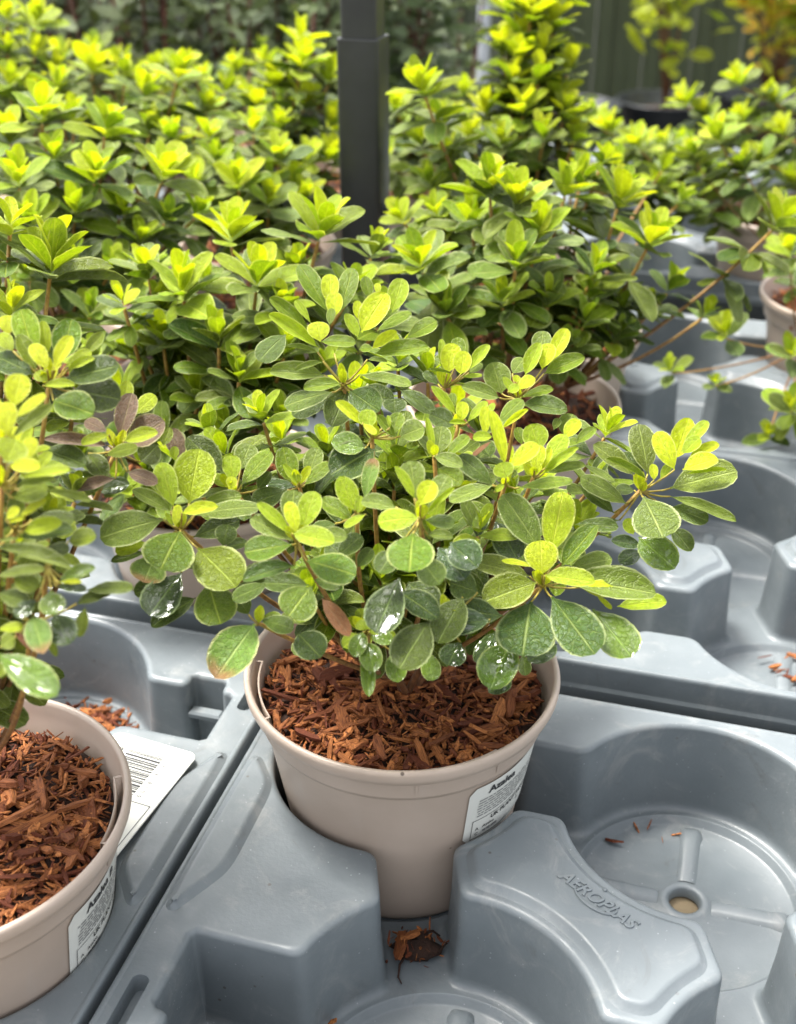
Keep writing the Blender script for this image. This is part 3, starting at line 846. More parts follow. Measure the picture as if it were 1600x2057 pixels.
        for g in groups.values():
            mb = MB(); ages = []
            c = sum(g, Vector()) / len(g)
            b0 = s.base + Vector((r.gauss(0, .007), r.gauss(0, .007), -.004))
            j = b0 + (c - b0) * .42; j += Vector((c.x - b0.x, c.y - b0.y, 0)) * .08 - Vector((0, 0, .012))
            def tube(pts, r0, r1, a0, a1):
                nb = len(mb.v); n = len(pts); rr = [r0 + (r1 - r0) * i / (n - 1) for i in range(n)]
                mb.tube(pts, [q * s.stem_scale for q in rr], 7)
                for i in range(n): ages.extend([a0 + (a1 - a0) * (i / (n - 1)) ** 1.6] * 7)
            def bez(p0, p1, p2, n=9): return [p0 * (1 - t) ** 2 + p1 * 2 * t * (1 - t) + p2 * t * t for t in [i / (n - 1) for i in range(n)]]
            tube(bez(b0, b0.lerp(j, .5) + Vector((0, 0, .012)), j), .0036, .0027, 0, .05)
            for p in g:
                p1 = j.lerp(p, .55) + Vector((r.gauss(0, .006), r.gauss(0, .006), -.012))
                tube(bez(j, p1, p), .0024, .0016, .05, 1.0)
            me = mb.mesh('branch', [M['stem']])
            at = me.attributes.new('age', 'FLOAT', 'POINT'); at.data.foreach_set('value', ages)
            for v in me.vertices: v.co += inv
            mesh_obj('branch', me, None, root)
        if s.stalks:
            mb = MB()
            for b, p in s.stalks:
                if p is None: p = min(s.tips, key=lambda q: (q - b).length)
                if (b - p).length < .003 or (b - p).length > .022: continue
                mid = b.lerp(p, .5) + Vector((0, .001, -.0025))
                mb.tube([p + inv, p.lerp(mid, .6) + inv, mid.lerp(b, .5) + inv, b + inv], [.0010, .0006, .0005, .0005], 5)
            me = mb.mesh('leaf_stalks', [M['stalk']])
            mesh_obj('leaf_stalks', me, None, root)['kind'] = 'stuff'
        return root

# ------------------------------------------------------------------ the central azalea
wA = well('A', 1, 0); wL = well('L', 2, 2) + U * .003; w2 = well('R', 1, 0); w3 = well('RL', 2, 2); w4 = well('RL', 1, 1)
make_pot(wA.x, wA.y, 'taupe pot in the middle with bark mulch and a sticker partly hidden by its rim', ((5, 37), (-98, -62)), (27, 84, 'Azalea'))
mulch(wA.x, wA.y, 11, 'bark mulch in the central pot under the spreading azalea', 190, 2300)
A = Plant(wA.x, wA.y, 'bushy azalea with spreading rosettes in the central stickered pot', 3)
A.hero(930, 960, 3.636, .600, (590, 780), [
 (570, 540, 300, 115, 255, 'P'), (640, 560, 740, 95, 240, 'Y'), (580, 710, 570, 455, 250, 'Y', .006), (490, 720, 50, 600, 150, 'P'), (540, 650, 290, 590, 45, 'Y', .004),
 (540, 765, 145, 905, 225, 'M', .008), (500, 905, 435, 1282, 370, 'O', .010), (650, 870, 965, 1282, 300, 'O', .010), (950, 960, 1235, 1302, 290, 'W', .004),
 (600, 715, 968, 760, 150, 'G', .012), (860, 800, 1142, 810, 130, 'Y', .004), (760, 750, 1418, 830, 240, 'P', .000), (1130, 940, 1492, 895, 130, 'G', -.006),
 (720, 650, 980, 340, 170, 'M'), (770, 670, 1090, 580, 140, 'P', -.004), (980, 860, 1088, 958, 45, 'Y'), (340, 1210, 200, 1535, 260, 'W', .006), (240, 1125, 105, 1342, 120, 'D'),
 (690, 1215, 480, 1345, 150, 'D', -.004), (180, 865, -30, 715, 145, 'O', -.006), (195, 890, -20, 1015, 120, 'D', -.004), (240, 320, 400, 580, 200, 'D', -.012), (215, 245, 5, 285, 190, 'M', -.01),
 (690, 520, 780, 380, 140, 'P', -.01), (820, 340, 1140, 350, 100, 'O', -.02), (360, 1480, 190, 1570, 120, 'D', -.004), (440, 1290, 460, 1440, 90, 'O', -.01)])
A.hero(1170, 820, 4.848, .640, (570, 800), [
 (640, 640, 560, 145, 275, 'P', -.004), (900, 600, 735, 222, 200, 'Y', .006), (900, 500, 1045, 92, 230, 'Y', -.008), (960, 430, 1225, 118, 130, 'G', -.004), (980, 440, 1145, 285, 140, 'G'),
 (1040, 480, 1335, 340, 110, 'Y', -.004), (980, 600, 1325, 480, 190, 'Y', .008), (860, 780, 1513, 600, 320, 'P', -.002), (1020, 640, 1415, 600, 60, 'G', .004), (860, 860, 1508, 1090, 110, 'P'),
 (600, 865, 790, 1255, 400, 'P', .010), (870, 960, 1232, 1095, 180, 'O', -.002), (500, 650, 118, 345, 200, 'P'), (630, 690, 245, 480, 70, 'M', .006), (600, 620, 390, 440, 150, 'O', -.01),
 (430, 930, 0, 660, 180, 'P', -.002), (310, 1020, 0, 760, 150, 'O', -.008), (510, 800, 330, 790, 110, 'O', -.01), (550, 1255, 905, 1562, 300, 'W', .004), (880, 1170, 1065, 1385, 170, 'O', -.012),
 (570, 1340, 285, 1290, 130, 'D'), (570, 1390, 370, 1510, 150, 'D', -.008), (365, 1090, -10, 1150, 110, 'O', -.004), (500, 1230, 425, 1075, 130, 'G'), (700, 700, 690, 540, 90, 'Y', .004), (760, 690, 860, 540, 90, 'G', .002), (0, 545, 322, 695, 70, 'P', .004)])
A.hero(190, 860, 4.571, .582, (785, 925), [
 (870, 690, 965, 188, 395, 'G', -.002), (725, 720, 610, 308, 210, 'G', .004), (800, 780, 1135, 720, 110, 'Y', .008), (700, 760, 345, 565, 140, 'P', -.006), (630, 840, 45, 990, 330, 'P', .002),
 (790, 950, 600, 1280, 420, 'M', .012), (950, 1105, 1300, 1448, 380, 'M', .006), (920, 800, 1502, 695, 170, 'P', .002), (980, 690, 1345, 610, 115, 'P', -.006), (910, 1000, 1325, 840, 200, 'O', -.008),
 (1180, 1085, 1225, 885, 210, 'O', -.004), (480, 1050, 188, 1130, 150, 'G', -.004), (570, 1160, 450, 1412, 290, 'T', .002), (680, 1390, 365, 1515, 190, 'O', -.004), (800, 1330, 500, 1715, 310, 'D', .004),
 (930, 1560, 520, 1815, 180, 'O', -.006), (1050, 1420, 1150, 1782, 330, 'M', .006), (1620, 1240, 1360, 1400, 150, 'O', -.006), (1600, 1390, 1255, 1570, 130, 'O', -.002), (1170, 400, 850, 80, 260, 'O', -.018),
 (800, 290, 690, 0, 190, 'B', -.022), (730, 285, 740, 165, 90, 'G', -.015), (470, 1140, 150, 1220, 90, 'O', -.02), (740, 900, 770, 700, 90, 'Y', .006), (720, 900, 660, 780, 50, 'G', .004), (1430, 1050, 1210, 1090, 110, 'O', -.015), (700, 1120, 900, 1290, 130, 'O', -.012)])
A.hero(190, 860, 4.571, .605, (1290, 590), [
 (1270, 500, 1250, 245, 180, 'G', .004), (1350, 520, 1610, 205, 190, 'M'), (1340, 380, 1430, 142, 225, 'P', -.004), (1230, 545, 1085, 420, 110, 'G'), (1260, 570, 1260, 440, 100, 'Y', .008), (1500, 560, 1620, 400, 120, 'O', -.006)])
A.hero(470, 880, 3.721, .552, (470, 770), [
 (420, 660, 450, 385, 190, 'P', -.006), (510, 690, 605, 395, 175, 'G'), (470, 710, 410, 470, 115, 'Y', .008), (430, 720, 175, 480, 95, 'G', .002), (440, 770, 125, 595, 135, 'P', .002),
 (435, 795, 78, 850, 175, 'M', .006), (440, 715, 752, 780, 160, 'G', .010), (650, 720, 848, 740, 110, 'P', -.002), (545, 920, 908, 1010, 220, 'M', .004), (450, 955, 65, 1050, 140, 'O', -.006),
 (580, 1110, 410, 1320, 260, 'M', .004), (660, 1200, 865, 1475, 110, 'X', -.006), (480, 1460, 650, 1640, 230, 'O', -.012), (560, 1100, 215, 1080, 150, 'O', -.014), (250, 1095, -10, 1195, 130, 'O', -.012), (600, 1060, 800, 1090, 120, 'O', -.02)])
A.hero(470, 880, 3.721, .548, (1390, 600), [
 (1395, 500, 1490, 318, 155, 'Y', .006), (1350, 450, 1205, 208, 85, 'G'), (1360, 450, 1320, 168, 195, 'P', -.004), (1450, 540, 1600, 275, 165, 'P', -.004), (1385, 595, 1080, 615, 170, 'G', .006),
 (1210, 515, 955, 468, 130, 'P', -.006), (1430, 610, 1650, 640, 110, 'O'), (1430, 580, 1650, 365, 50, 'G', .002), (1340, 715, 1310, 995, 295, 'M', .010), (1200, 835, 1085, 1005, 150, 'O', -.004),
 (1400, 910, 1540, 1090, 190, 'O', -.004), (1240, 1050, 1060, 1450, 250, 'D', -.010), (1240, 1150, 1525, 1340, 200, 'O', -.016), (1460, 1370, 1240, 1710, 275, 'O', -.008), (1450, 720, 1640, 740, 80, 'P', -.006)])
A.hero(470, 880, 3.721, .575, (925, 560), [
 (905, 540, 790, 285, 165, 'G', .004), (975, 460, 1050, 148, 130, 'T'), (885, 610, 645, 455, 145, 'M'), (985, 570, 825, 662, 65, 'G', .006), (770, 890, 955, 725, 150, 'O', -.004),
 (1055, 85, 725, 260, 265, 'O', -.02), (925, 965, 1035, 825, 110, 'O', -.004), (930, 560, 950, 430, 70, 'G', .006), (760, 640, 590, 700, 130, 'O', -.015), (900, 420, 850, 290, 130, 'O', -.014)])
A.hero(470, 880, 3.721, .608, (490, 350), [
 (430, 330, 365, 65, 175, 'M'), (545, 310, 625, 75, 150, 'P', -.004), (530, 350, 715, 180, 100, 'M', .002), (475, 345, 370, 195, 55, 'G', .006), (400, 390, 140, 490, 155, 'O', -.006), (470, 360, 190, 330, 90, 'D', -.012), (490, 330, 485, 265, 45, 'G', .006)])
A.hero(520, 520, 4.2105, .632, (720, 1060), [
 (505, 750, 85, 465, 105, 'G', .006), (520, 700, 495, 525, 190, 'Y', .010), (525, 700, 822, 705, 95, 'M', .012), (415, 590, 92, 325, 105, 'M'), (440, 540, 308, 345, 65, 'G', .004), (500, 790, 230, 735, 60, 'P', .006),
 (545, 870, 305, 945, 50, 'P', .010), (645, 490, 640, 275, 145, 'Y', .006), (600, 400, 605, 120, 155, 'Y', -.002), (590, 450, 345, 35, 175, 'M', -.002), (690, 450, 795, 65, 165, 'M', -.004), (600, 560, 618, 412, 75, 'M', .008),
 (870, 620, 1080, 285, 225, 'Y', .008), (840, 660, 735, 460, 105, 'G', .006), (850, 520, 830, 350, 85, 'Y'), (1000, 610, 1285, 435, 100, 'M'), (960, 760, 1168, 610, 90, 'Y', .006), (985, 800, 1432, 740, 140, 'M', .004),
 (850, 765, 955, 755, 70, 'M', .012), (920, 850, 1090, 870, 50, 'P', .004), (1130, 450, 1215, 160, 175, 'G', -.01), (940, 330, 895, 145, 105, 'M', -.012), (1010, 300, 1005, 200, 60, 'Y', -.01), (1250, 670, 1505, 520, 145, 'M', -.014),
 (555, 985, 95, 950, 145, 'P', .002), (695, 1055, 378, 1095, 110, 'M', .012), (620, 1130, 215, 1225, 170, 'P', .004), (850, 980, 1295, 1065, 130, 'P', .006), (770, 1115, 1020, 1290, 215, 'O', .004), (750, 1110, 620, 1420, 215, 'O', -.004),
 (840, 1115, 1145, 1190, 150, 'O', -.006), (230, 640, 0, 845, 190, 'O', -.02), (600, 1190, 280, 1300, 150, 'O', -.01), (640, 800, 660, 650, 60, 'G', -.004), (1200, 1110, 1480, 1300, 130, 'O', -.02)])
A.hero(520, 520, 4.2105, .600, (960, 1500), [
 (890, 1410, 655, 1198, 95, 'Y', .004), (930, 1440, 910, 1268, 155, 'G', .006), (880, 1390, 992, 1482, 60, 'Y', .010), (1130, 1480, 1195, 1295, 135, 'M', .004), (1160, 1515, 1000, 1320, 80, 'M', .006), (1150, 1320, 1150, 1178, 210, 'O', -.008), (900, 1600, 615, 1545, 190, 'W', .008), (1110, 1430, 1095, 1320, 40, 'G', .008), (1200, 1500, 1400, 1420, 200, 'P', -.012)])
A.hero(860, 640, 4.706, .655, (150, 650), [
 (180, 520, 245, 228, 195, 'Y', .006), (310, 530, 345, 302, 175, 'Y', .008), (140, 500, 130, 185, 80, 'G'), (290, 380, 280, 172, 145, 'M', -.006), (390, 480, 580, 240, 115, 'G'), (390, 510, 515, 420, 80, 'P', -.002), (230, 520, -5, 480, 35, 'M', .008), (320, 550, 515, 525, 45, 'G', .006), (100, 620, -40, 500, 100, 'O', -.01)])
A.hero(860, 640, 4.706, .650, (860, 740), [
 (1080, 480, 1150, 228, 170, 'Y', .004), (1130, 440, 1320, 85, 150, 'Y', -.002), (1100, 520, 1483, 360, 150, 'M'), (920, 535, 1060, 225, 145, 'G', .004), (1060, 360, 1090, 110, 190, 'P', -.008), (850, 670, 1003, 545, 115, 'Y', .008), (820, 720, 712, 550, 80, 'G', .006),
 (700, 710, 610, 410, 265, 'P', -.006), (680, 750, 318, 640, 145, 'P', .004), (880, 745, 1185, 650, 85, 'M', .004), (900, 800, 1322, 870, 175, 'O', .004), (800, 520, 910, 370, 160, 'P', -.01), (760, 690, 860, 640, 90, 'G', .008), (840, 600, 830, 530, 70, 'Y', .002), (900, 830, 1150, 720, 100, 'M', -.006)])
A.hero(860, 640, 4.706, .622, (290, 1000), [
 (320, 970, 330, 780, 125, 'Y', .006), (260, 900, 32, 635, 95, 'G'), (370, 980, 562, 780, 95, 'G', .002), (370, 985, 205, 975, 45, 'G', .008), (250, 1010, 20, 900, 200, 'O', -.01), (240, 850, 230, 700, 80, 'M', -.004)])
A.hero(860, 640, 4.706, .602, (735, 1560), [
 (770, 1410, 1040, 1180, 165, 'Y', .008), (730, 1390, 595, 860, 125, 'Y', .004), (740, 1510, 690, 1360, 200, 'G', .012), (610, 1570, 292, 1285, 185, 'O', .006), (610, 1580, 205, 1710, 155, 'P', .010), (540, 1120, 540, 825, 115, 'Y', -.004), (610, 1115, 425, 1125, 95, 'G', .002),
 (700, 1040, 948, 850, 65, 'Y', -.002), (670, 980, 895, 755, 145, 'M', -.008), (860, 1600, 1370, 1505, 115, 'M', .004), (600, 1160, 420, 1290, 40, 'X', -.004), (630, 1640, 720, 1570, 60, 'G', .008)])
A.hero(860, 640, 4.706, .620, (1000, 1490), [
 (1010, 1440, 1060, 1190, 155, 'Y', .006), (1080, 1430, 1165, 1220, 75, 'Y', .002), (1110, 1410, 1295, 1085, 190, 'G', -.002), (1090, 1470, 1425, 1215, 100, 'G'), (1050, 1250, 975, 995, 255, 'G', -.006), (1100, 1460, 1490, 1375, 100, 'P', -.002), (890, 1190, 845, 1025, 105, 'M', -.01), (1290, 1130, 1430, 950, 145, 'Y', -.014), (1400, 1180, 1590, 1030, 110, 'M', -.01), (1220, 1200, 1440, 1150, 80, 'M', -.012), (1190, 1050, 1240, 940, 80, 'P', -.02), (1280, 1100, 1370, 900, 200, 'P', -.022)])
A.hero(860, 640, 4.706, .600, (60, 1300), [
 (60, 1290, -10, 930, 70, 'G'), (170, 1300, 385, 1105, 125, 'M', .004), (90, 1280, 130, 1010, 230, 'P', -.008), (60, 1300, 330, 1390, 130, 'P', .006), (90, 1420, 320, 1560, 190, 'M', -.012)])
A.hero(0, 0, 1.0, .575, (520, 1252), [
 (512, 1254, 432, 1362, 78, 'T', .004), (525, 1245, 590, 1262, 34, 'O'), (500, 1235, 470, 1190, 40, 'O', -.01), (560, 1270, 540, 1230, 40, 'M', -.006)])
A.hero(0, 0, 1.0, .575, (738, 1265), [
 (738, 1290, 752, 1350, 40, 'W', .010), (735, 1300, 742, 1398, 26, 'W', .006), (725, 1275, 690, 1300, 30, 'G', .006), (745, 1275, 790, 1290, 30, 'W', .002), (730, 1270, 712, 1320, 32, 'W', .008), (790, 1310, 800, 1370, 38, 'W', -.004), (860, 1310, 870, 1365, 36, 'W', -.006), (735, 1265, 745, 1245, 24, 'G', .012), (735, 1265, 718, 1250, 22, 'G', .012), (742, 1270, 760, 1262, 20, 'G', .012)])
A.hero(0, 0, 1.0, .570, (900, 1240), [
 (930, 1200, 880, 1290, 60, 'O', .002), (985, 1245, 880, 1262, 50, 'D', .004), (960, 1190, 905, 1170, 55, 'O', -.006), (1010, 1238, 925, 1225, 50, 'O', -.008), (880, 1100, 935, 1160, 60, 'D', -.010), (905, 1090, 960, 1140, 62, 'D', -.004), (700, 1130, 660, 1090, 48, 'O', -.014), (820, 1170, 880, 1235, 60, 'O', -.012), (925, 1290, 900, 1335, 50, 'D', -.006)])
# rosettes without a close reading
A.tip(1215, 880, 125, .615, .6, 8, 1); A.tip(530, 850, 130, .60, .35, 8, 1); A.tip(737, 1268, 70, .505, .75, 9, 0, (0, -.5, 1)); A.tip(570, 900, 130, .63, .3, 8, 1); A.tip(760, 800, 130, .65, .2, 8, 1)
A.tip(840, 1150, 150, .54, .0, 7, 1); A.tip(960, 1080, 150, .52, .1, 7, 1); A.tip(660, 1170, 150, .545, .0, 7, 1); A.tip(900, 1230, 130, .55, .0, 6, 1); A.tip(990, 1230, 120, .545, .0, 6, 1)
A.tip(1180, 990, 150, .59, .0, 7, 1); A.tip(430, 880, 130, .62, .1, 7, 1); A.tip(660, 920, 140, .62, .1, 8, 1); A.tip(960, 880, 140, .62, .1, 8, 1); A.tip(1150, 1080, 150, .58, .0, 7, 1)
A.tip(860, 770, 130, .63, .1, 8, 1); A.tip(800, 740, 140, .64, .1, 8, 1); A.tip(460, 930, 140, .60, .1, 8, 1)
A.fill(44, .030, 10)
A.finish()

# ------------------------------------------------------------------ the azalea at the left edge
make_pot(wL.x, wL.y, 'taupe pot with the fully readable Azalea sticker beside the barcode tag', ((78, 110), (-60, -28)), (57, 114, 'Azalea B'))
mulch(wL.x, wL.y, 23, 'bark mulch in the pot beside the white barcode tag', 190, 2300)
Lp = Plant(wL.x, wL.y, 'azalea with a bronzed rosette and wet lower leaves, in the pot by the barcode tag', 5)
Lp.hero(0, 600, 4.571, .545, (450, 770), [
 (330, 560, 185, 92, 245, 'G', -.004), (330, 640, 170, 325, 155, 'M', .004), (430, 650, 305, 400, 155, 'Y', .010), (500, 630, 655, 335, 145, 'Y', .008), (560, 570, 660, 185, 265, 'M', -.006), (430, 520, 390, 200, 135, 'G', -.008), (600, 630, 832, 475, 105, 'G', .004),
 (620, 650, 865, 540, 85, 'G', .006), (600, 745, 1085, 605, 225, 'O', .006), (300, 695, -50, 510, 225, 'O', .002), (400, 800, 685, 785, 80, 'G', .012), (650, 850, 1098, 910, 265, 'O', .002), (490, 935, 852, 1050, 235, 'M', .008), (790, 500, 948, 315, 115, 'M', -.006), (120, 480, -5, 310, 135, 'G', .002), (80, 330, 60, 145, 165, 'Y', -.01), (480, 660, 560, 570, 70, 'Y', .008), (430, 760, 330, 670, 120, 'G', .006)])
Lp.hero(0, 600, 4.571, .490, (20, 1330), [
 (120, 1000, 190, 685, 235, 'Y', .0), (60, 1260, 70, 940, 175, 'Y', .008), (130, 1100, 405, 865, 95, 'Y', .004), (110, 1275, 475, 965, 95, 'P', .006), (-40, 1200, -80, 900, 200, 'Y')])
Lp.hero(0, 600, 4.571, .478, (20, 1720), [
 (60, 1500, 150, 1290, 285, 'G', .008), (240, 1490, 290, 1265, 155, 'Y'), (90, 1530, 370, 1550, 125, 'Y', .010), (170, 1640, 645, 1565, 100, 'G', .006), (150, 1720, 510, 1655, 75, 'P', .004), (120, 1830, 425, 1720, 190, 'M', .002), (-30, 1480, -100, 1300, 200, 'G')])
Lp.hero(0, 600, 4.571, .580, (1070, 1380), [
 (1000, 1350, 395, 1290, 125, 'B', .002), (1100, 1270, 1210, 862, 205, 'B', -.002), (1180, 1330, 1510, 1120, 265, 'B', -.004), (1140, 1310, 1445, 1220, 125, 'G', .006), (1000, 1250, 745, 1335, 95, 'G', .010), (970, 1440, 1255, 1350, 115, 'M', .012), (980, 1220, 780, 1110, 125, 'B', -.006),
 (1150, 960, 1170, 748, 140, 'G', -.012), (1240, 1060, 1420, 880, 155, 'G', -.008), (410, 1385, 795, 1530, 175, 'O', .002), (810, 1420, 965, 1645, 155, 'O', -.004), (1290, 1500, 1450, 1345, 235, 'O', -.012), (1170, 1590, 1445, 1690, 115, 'B', .002), (1060, 1650, 695, 1760, 105, 'B', .004), (560, 1600, 750, 1760, 170, 'D', -.01), (900, 1760, 1190, 1700, 150, 'D', -.01), (1040, 1340, 990, 1190, 60, 'Y', .008), (1500, 1350, 1560, 1180, 120, 'M', -.02)])
Lp.hero(0, 980, 4.673, .480, None, [
 (-40, 560, 665, 735, 130, 'P', .006), (-40, 830, 415, 760, 110, 'P', .002), (220, 410, 583, 325, 130, 'G', .004), (190, 465, 680, 385, 175, 'O', -.004), (550, 890, 888, 740, 130, 'W', .002), (550, 892, 765, 875, 40, 'Y', .006), (530, 925, 805, 935, 95, 'D', .002),
 (480, 965, 500, 1185, 205, 'W', .006), (510, 1180, 645, 1455, 225, 'D', .002), (310, 1205, 410, 1555, 205, 'T', .004), (-20, 1560, 528, 1922, 240, 'W', .010), (800, 1120, 745, 1392, 110, 'M', -.01), (800, 965, 1252, 940, 150, 'O', -.02), (720, 1090, 1035, 985, 120, 'O', -.02),
 (640, 500, 905, 450, 170, 'M', -.016), (440, 20, 855, 105, 60, 'P', .004), (-20, 500, 165, 480, 40, 'P', .01), (130, 830, 345, 935, 155, 'M', .002), (-20, 990, 245, 1065, 155, 'O'), (340, 1050, 140, 1205, 145, 'D', .002), (-20, 1330, 212, 1300, 85, 'G', .004), (130, 1340, 300, 1510, 60, 'X', -.006),
 (410, 600, 650, 570, 130, 'O', -.004), (60, 1090, 160, 1150, 90, 'P'), (0, 1500, 130, 1400, 160, 'M', -.004), (440, 1380, 530, 1580, 70, 'M', -.012), (-30, 1800, 60, 1640, 110, 'M', -.004), (300, 300, 700, 300, 160, 'O', -.014), (60, 300, 170, 180, 90, 'Y', .006), (180, 280, 420, 90, 90, 'Y', .004), (80, 325, 235, 285, 35, 'Y', .008)])
Lp.tips += [at_depth(95, 1140, .485), at_depth(30, 1060, .485), at_depth(60, 1250, .49)]
Lp.tip(100, 560, 230, .585, .3, 12, 2); Lp.tip(20, 470, 150, .60, .7, 7, 1); Lp.tip(20, 640, 150, .56, .5, 8, 1); Lp.tip(40, 1180, 130, .45, .0, 7, 1); Lp.tip(150, 1010, 130, .50, .0, 7, 1); Lp.tip(60, 980, 150, .46, .2, 7, 1)
Lp.tip(-120, 800, 220, .50, .5, 11, 2); Lp.tip(-150, 1050, 220, .44, .4, 10, 2); Lp.tip(-60, 1250, 160, .42, .2, 8, 1); Lp.tip(-130, 620, 220, .58, .5, 11, 2)
Lp.tip(30, 1130, 140, .43, .0, 8, 1); Lp.tip(100, 1060, 130, .46, .1, 8, 1); Lp.tip(10, 1260, 130, .43, .0, 8, 1); Lp.tip(40, 930, 140, .46, .4, 8, 1); Lp.tip(150, 800, 130, .55, .1, 8, 1)
Lp.fill(22, .029, 4)
Lp.finish()

# ------------------------------------------------------------------ azaleas further back: rosettes at px, py, diameter, distance
def azalea(well_p, label, seed, tips, nfill, L=.030, back=3, pot_label=None, mulch_label=None, young=.5, stem=.8):
    p = Plant(well_p.x, well_p.y, label, seed)
    for t in tips:
        px, py, d, y = t[:4]; p.tip(px, py, d, y, t[4] if len(t) > 4 else young, t[5] if len(t) > 5 else 10, t[6] if len(t) > 6 else 2)
    p.fill(int(nfill * 1.7), L * 1.08, back); p.stem_scale = stem; p.finish()
    make_pot(well_p.x, well_p.y, pot_label, ((20, 52),)); mulch(well_p.x, well_p.y, seed + 40, mulch_label, 0, 420, .006, .02)
azalea(w2, 'azalea with a long bare twig reaching right, standing behind the central plant', 31,
 [(985, 395, 200, .93, .45, 11, 2), (1040, 425, 170, .91, .5), (1080, 490, 200, .89, .45, 11), (1035, 545, 200, .86, .1, 9, 1), (1135, 395, 130, 1.0, .6), (1240, 420, 160, .99, .6), (1165, 375, 120, 1.04, .6), (850, 550, 225, .86, .4, 11, 2),
  (1300, 500, 175, .95, .6), (1555, 460, 160, 1.0, .4), (950, 470, 150, .95, .3), (1010, 620, 150, .86, .1), (900, 640, 150, .84, .1), (1190, 560, 140, .93, .2, 8, 1), (1340, 590, 120, .98, .3, 7, 1), (1100, 620, 150, .88, .1, 8, 1), (1240, 640, 110, .95, .2, 7, 1), (1410, 640, 90, 1.0, .4, 7, 0), (1210, 330, 90, 1.05, .6), (1170, 660, 130, .90, .0, 8, 1), (1230, 690, 120, .93, .0, 8, 1), (1285, 640, 120, .96, .1, 8, 1), (1130, 710, 120, .88, .0, 8, 1), (1180, 610, 130, .93, .1, 8, 1)], 10, .028, 3,
 'taupe pot standing behind the central azalea, mulch showing', 'bark mulch in the pot behind the central azalea')
azalea(w3, 'azalea with long arching stems behind the bronzed rosette', 37,
 [(370, 605, 250, .80, .4, 11, 1), (250, 620, 110, .79, .6, 7, 1), (515, 585, 180, .80, .45, 10), (465, 490, 165, .87, .7), (640, 485, 205, .84, .45, 11), (300, 560, 150, .84, .3), (560, 640, 150, .78, .1), (440, 700, 170, .76, .1, 8, 1), (330, 700, 150, .80, .3), (570, 720, 150, .76, .1, 8, 1), (270, 720, 120, .82, .4), (400, 810, 150, .77, .0, 8, 1), (745, 520, 120, .88, .3), (590, 560, 140, .85, .2), (480, 770, 150, .74, .0, 8, 1), (330, 640, 140, .84, .2), (250, 800, 140, .78, .1, 8, 1), (330, 890, 140, .75, .0, 8, 1), (450, 880, 140, .73, .0, 8, 1), (560, 850, 140, .73, .0, 8, 1), (300, 960, 130, .74, .0, 7, 1), (640, 760, 140, .76, .0, 8, 1), (200, 730, 130, .82, .1, 8, 1), (700, 600, 150, .80, .1, 9, 1), (760, 660, 150, .78, .0, 8, 1), (170, 930, 130, .75, .0, 8, 1), (250, 985, 120, .73, .0, 8, 1), (130, 870, 130, .77, .1, 8, 1), (330, 1000, 110, .72, .0, 7, 1), (100, 960, 120, .74, .0, 7, 1)], 12, .029, 3,
 'taupe pot behind the front left rosette of the central azalea', 'bark mulch in the pot behind the front left rosette')
azalea(w4, 'pale tipped azalea behind the left edge plant, upright shoots in a row', 41,
 [(190, 370, 170, 1.00, .6), (85, 250, 165, 1.05, .55), (210, 275, 165, 1.08, .75), (325, 365, 150, 1.02, .6), (240, 440, 130, 1.0, .4), (110, 330, 130, 1.02, .4), (40, 380, 150, .98, .5), (20, 290, 140, 1.06, .5), (150, 440, 140, .98, .3), (280, 490, 110, .98, .5, 8, 1), (390, 440, 120, 1.03, .4), (60, 460, 140, .94, .3), (-60, 330, 170, 1.0, .5), (330, 450, 110, 1.0, .2), (150, 540, 130, .94, .1, 8, 1), (220, 550, 130, .95, .2, 8, 1), (60, 560, 130, .92, .1, 8, 1), (290, 550, 120, .95, .1, 8, 1), (180, 640, 130, .90, .0, 8, 1)], 12, .027, 3,
 'taupe pot in the tray behind the barcode tag, left one', 'bark mulch in the left pot of the tray behind the barcode tag')
azalea(well('3L', 2, 2), 'compact azalea left of the foot of the black post', 43,
 [(480, 385, 150, 1.12, .6), (420, 285, 100, 1.22, .6), (510, 270, 110, 1.22, .6), (560, 330, 120, 1.18, .4), (440, 340, 120, 1.16, .3), (540, 420, 130, 1.12, .4), (590, 380, 110, 1.18, .4), (610, 410, 110, 1.16, .4), (400, 380, 110, 1.14, .3), (350, 290, 110, 1.22, .4)], 9, .026, 3,
 'taupe pot left of the foot of the black post', 'bark mulch in the pot left of the foot of the black post')
azalea(well('3L', 2, 1), 'azalea with one tall bright rosette in front of the dark hedge', 47,
 [(355, 165, 160, 1.28, .8, 12, 2), (185, 150, 120, 1.38, .75), (290, 200, 120, 1.32, .5), (250, 170, 110, 1.36, .6), (120, 190, 120, 1.34, .4), (410, 230, 110, 1.3, .4), (300, 270, 110, 1.26, .3), (150, 250, 120, 1.28, .3), (450, 190, 90, 1.36, .5)], 8, .026, 3,
 'taupe pot under the tall bright rosette', 'bark mulch in the pot under the tall bright rosette')
azalea(well('3L', 1, 2), 'upright azalea close beside the black post, left side', 53,
 [(605, 140, 140, 1.42, .75, 12, 2), (615, 330, 125, 1.34, .6), (610, 220, 130, 1.42, .55), (660, 170, 110, 1.46, .6), (550, 180, 110, 1.44, .5), (510, 225, 95, 1.48, .6), (660, 260, 120, 1.4, .4), (560, 270, 110, 1.38, .3), (660, 330, 110, 1.36, .4), (600, 90, 110, 1.46, .8, 8, 1)], 8, .026, 3,
 'taupe pot close beside the black post, left side', 'bark mulch in the pot close beside the black post, left side')
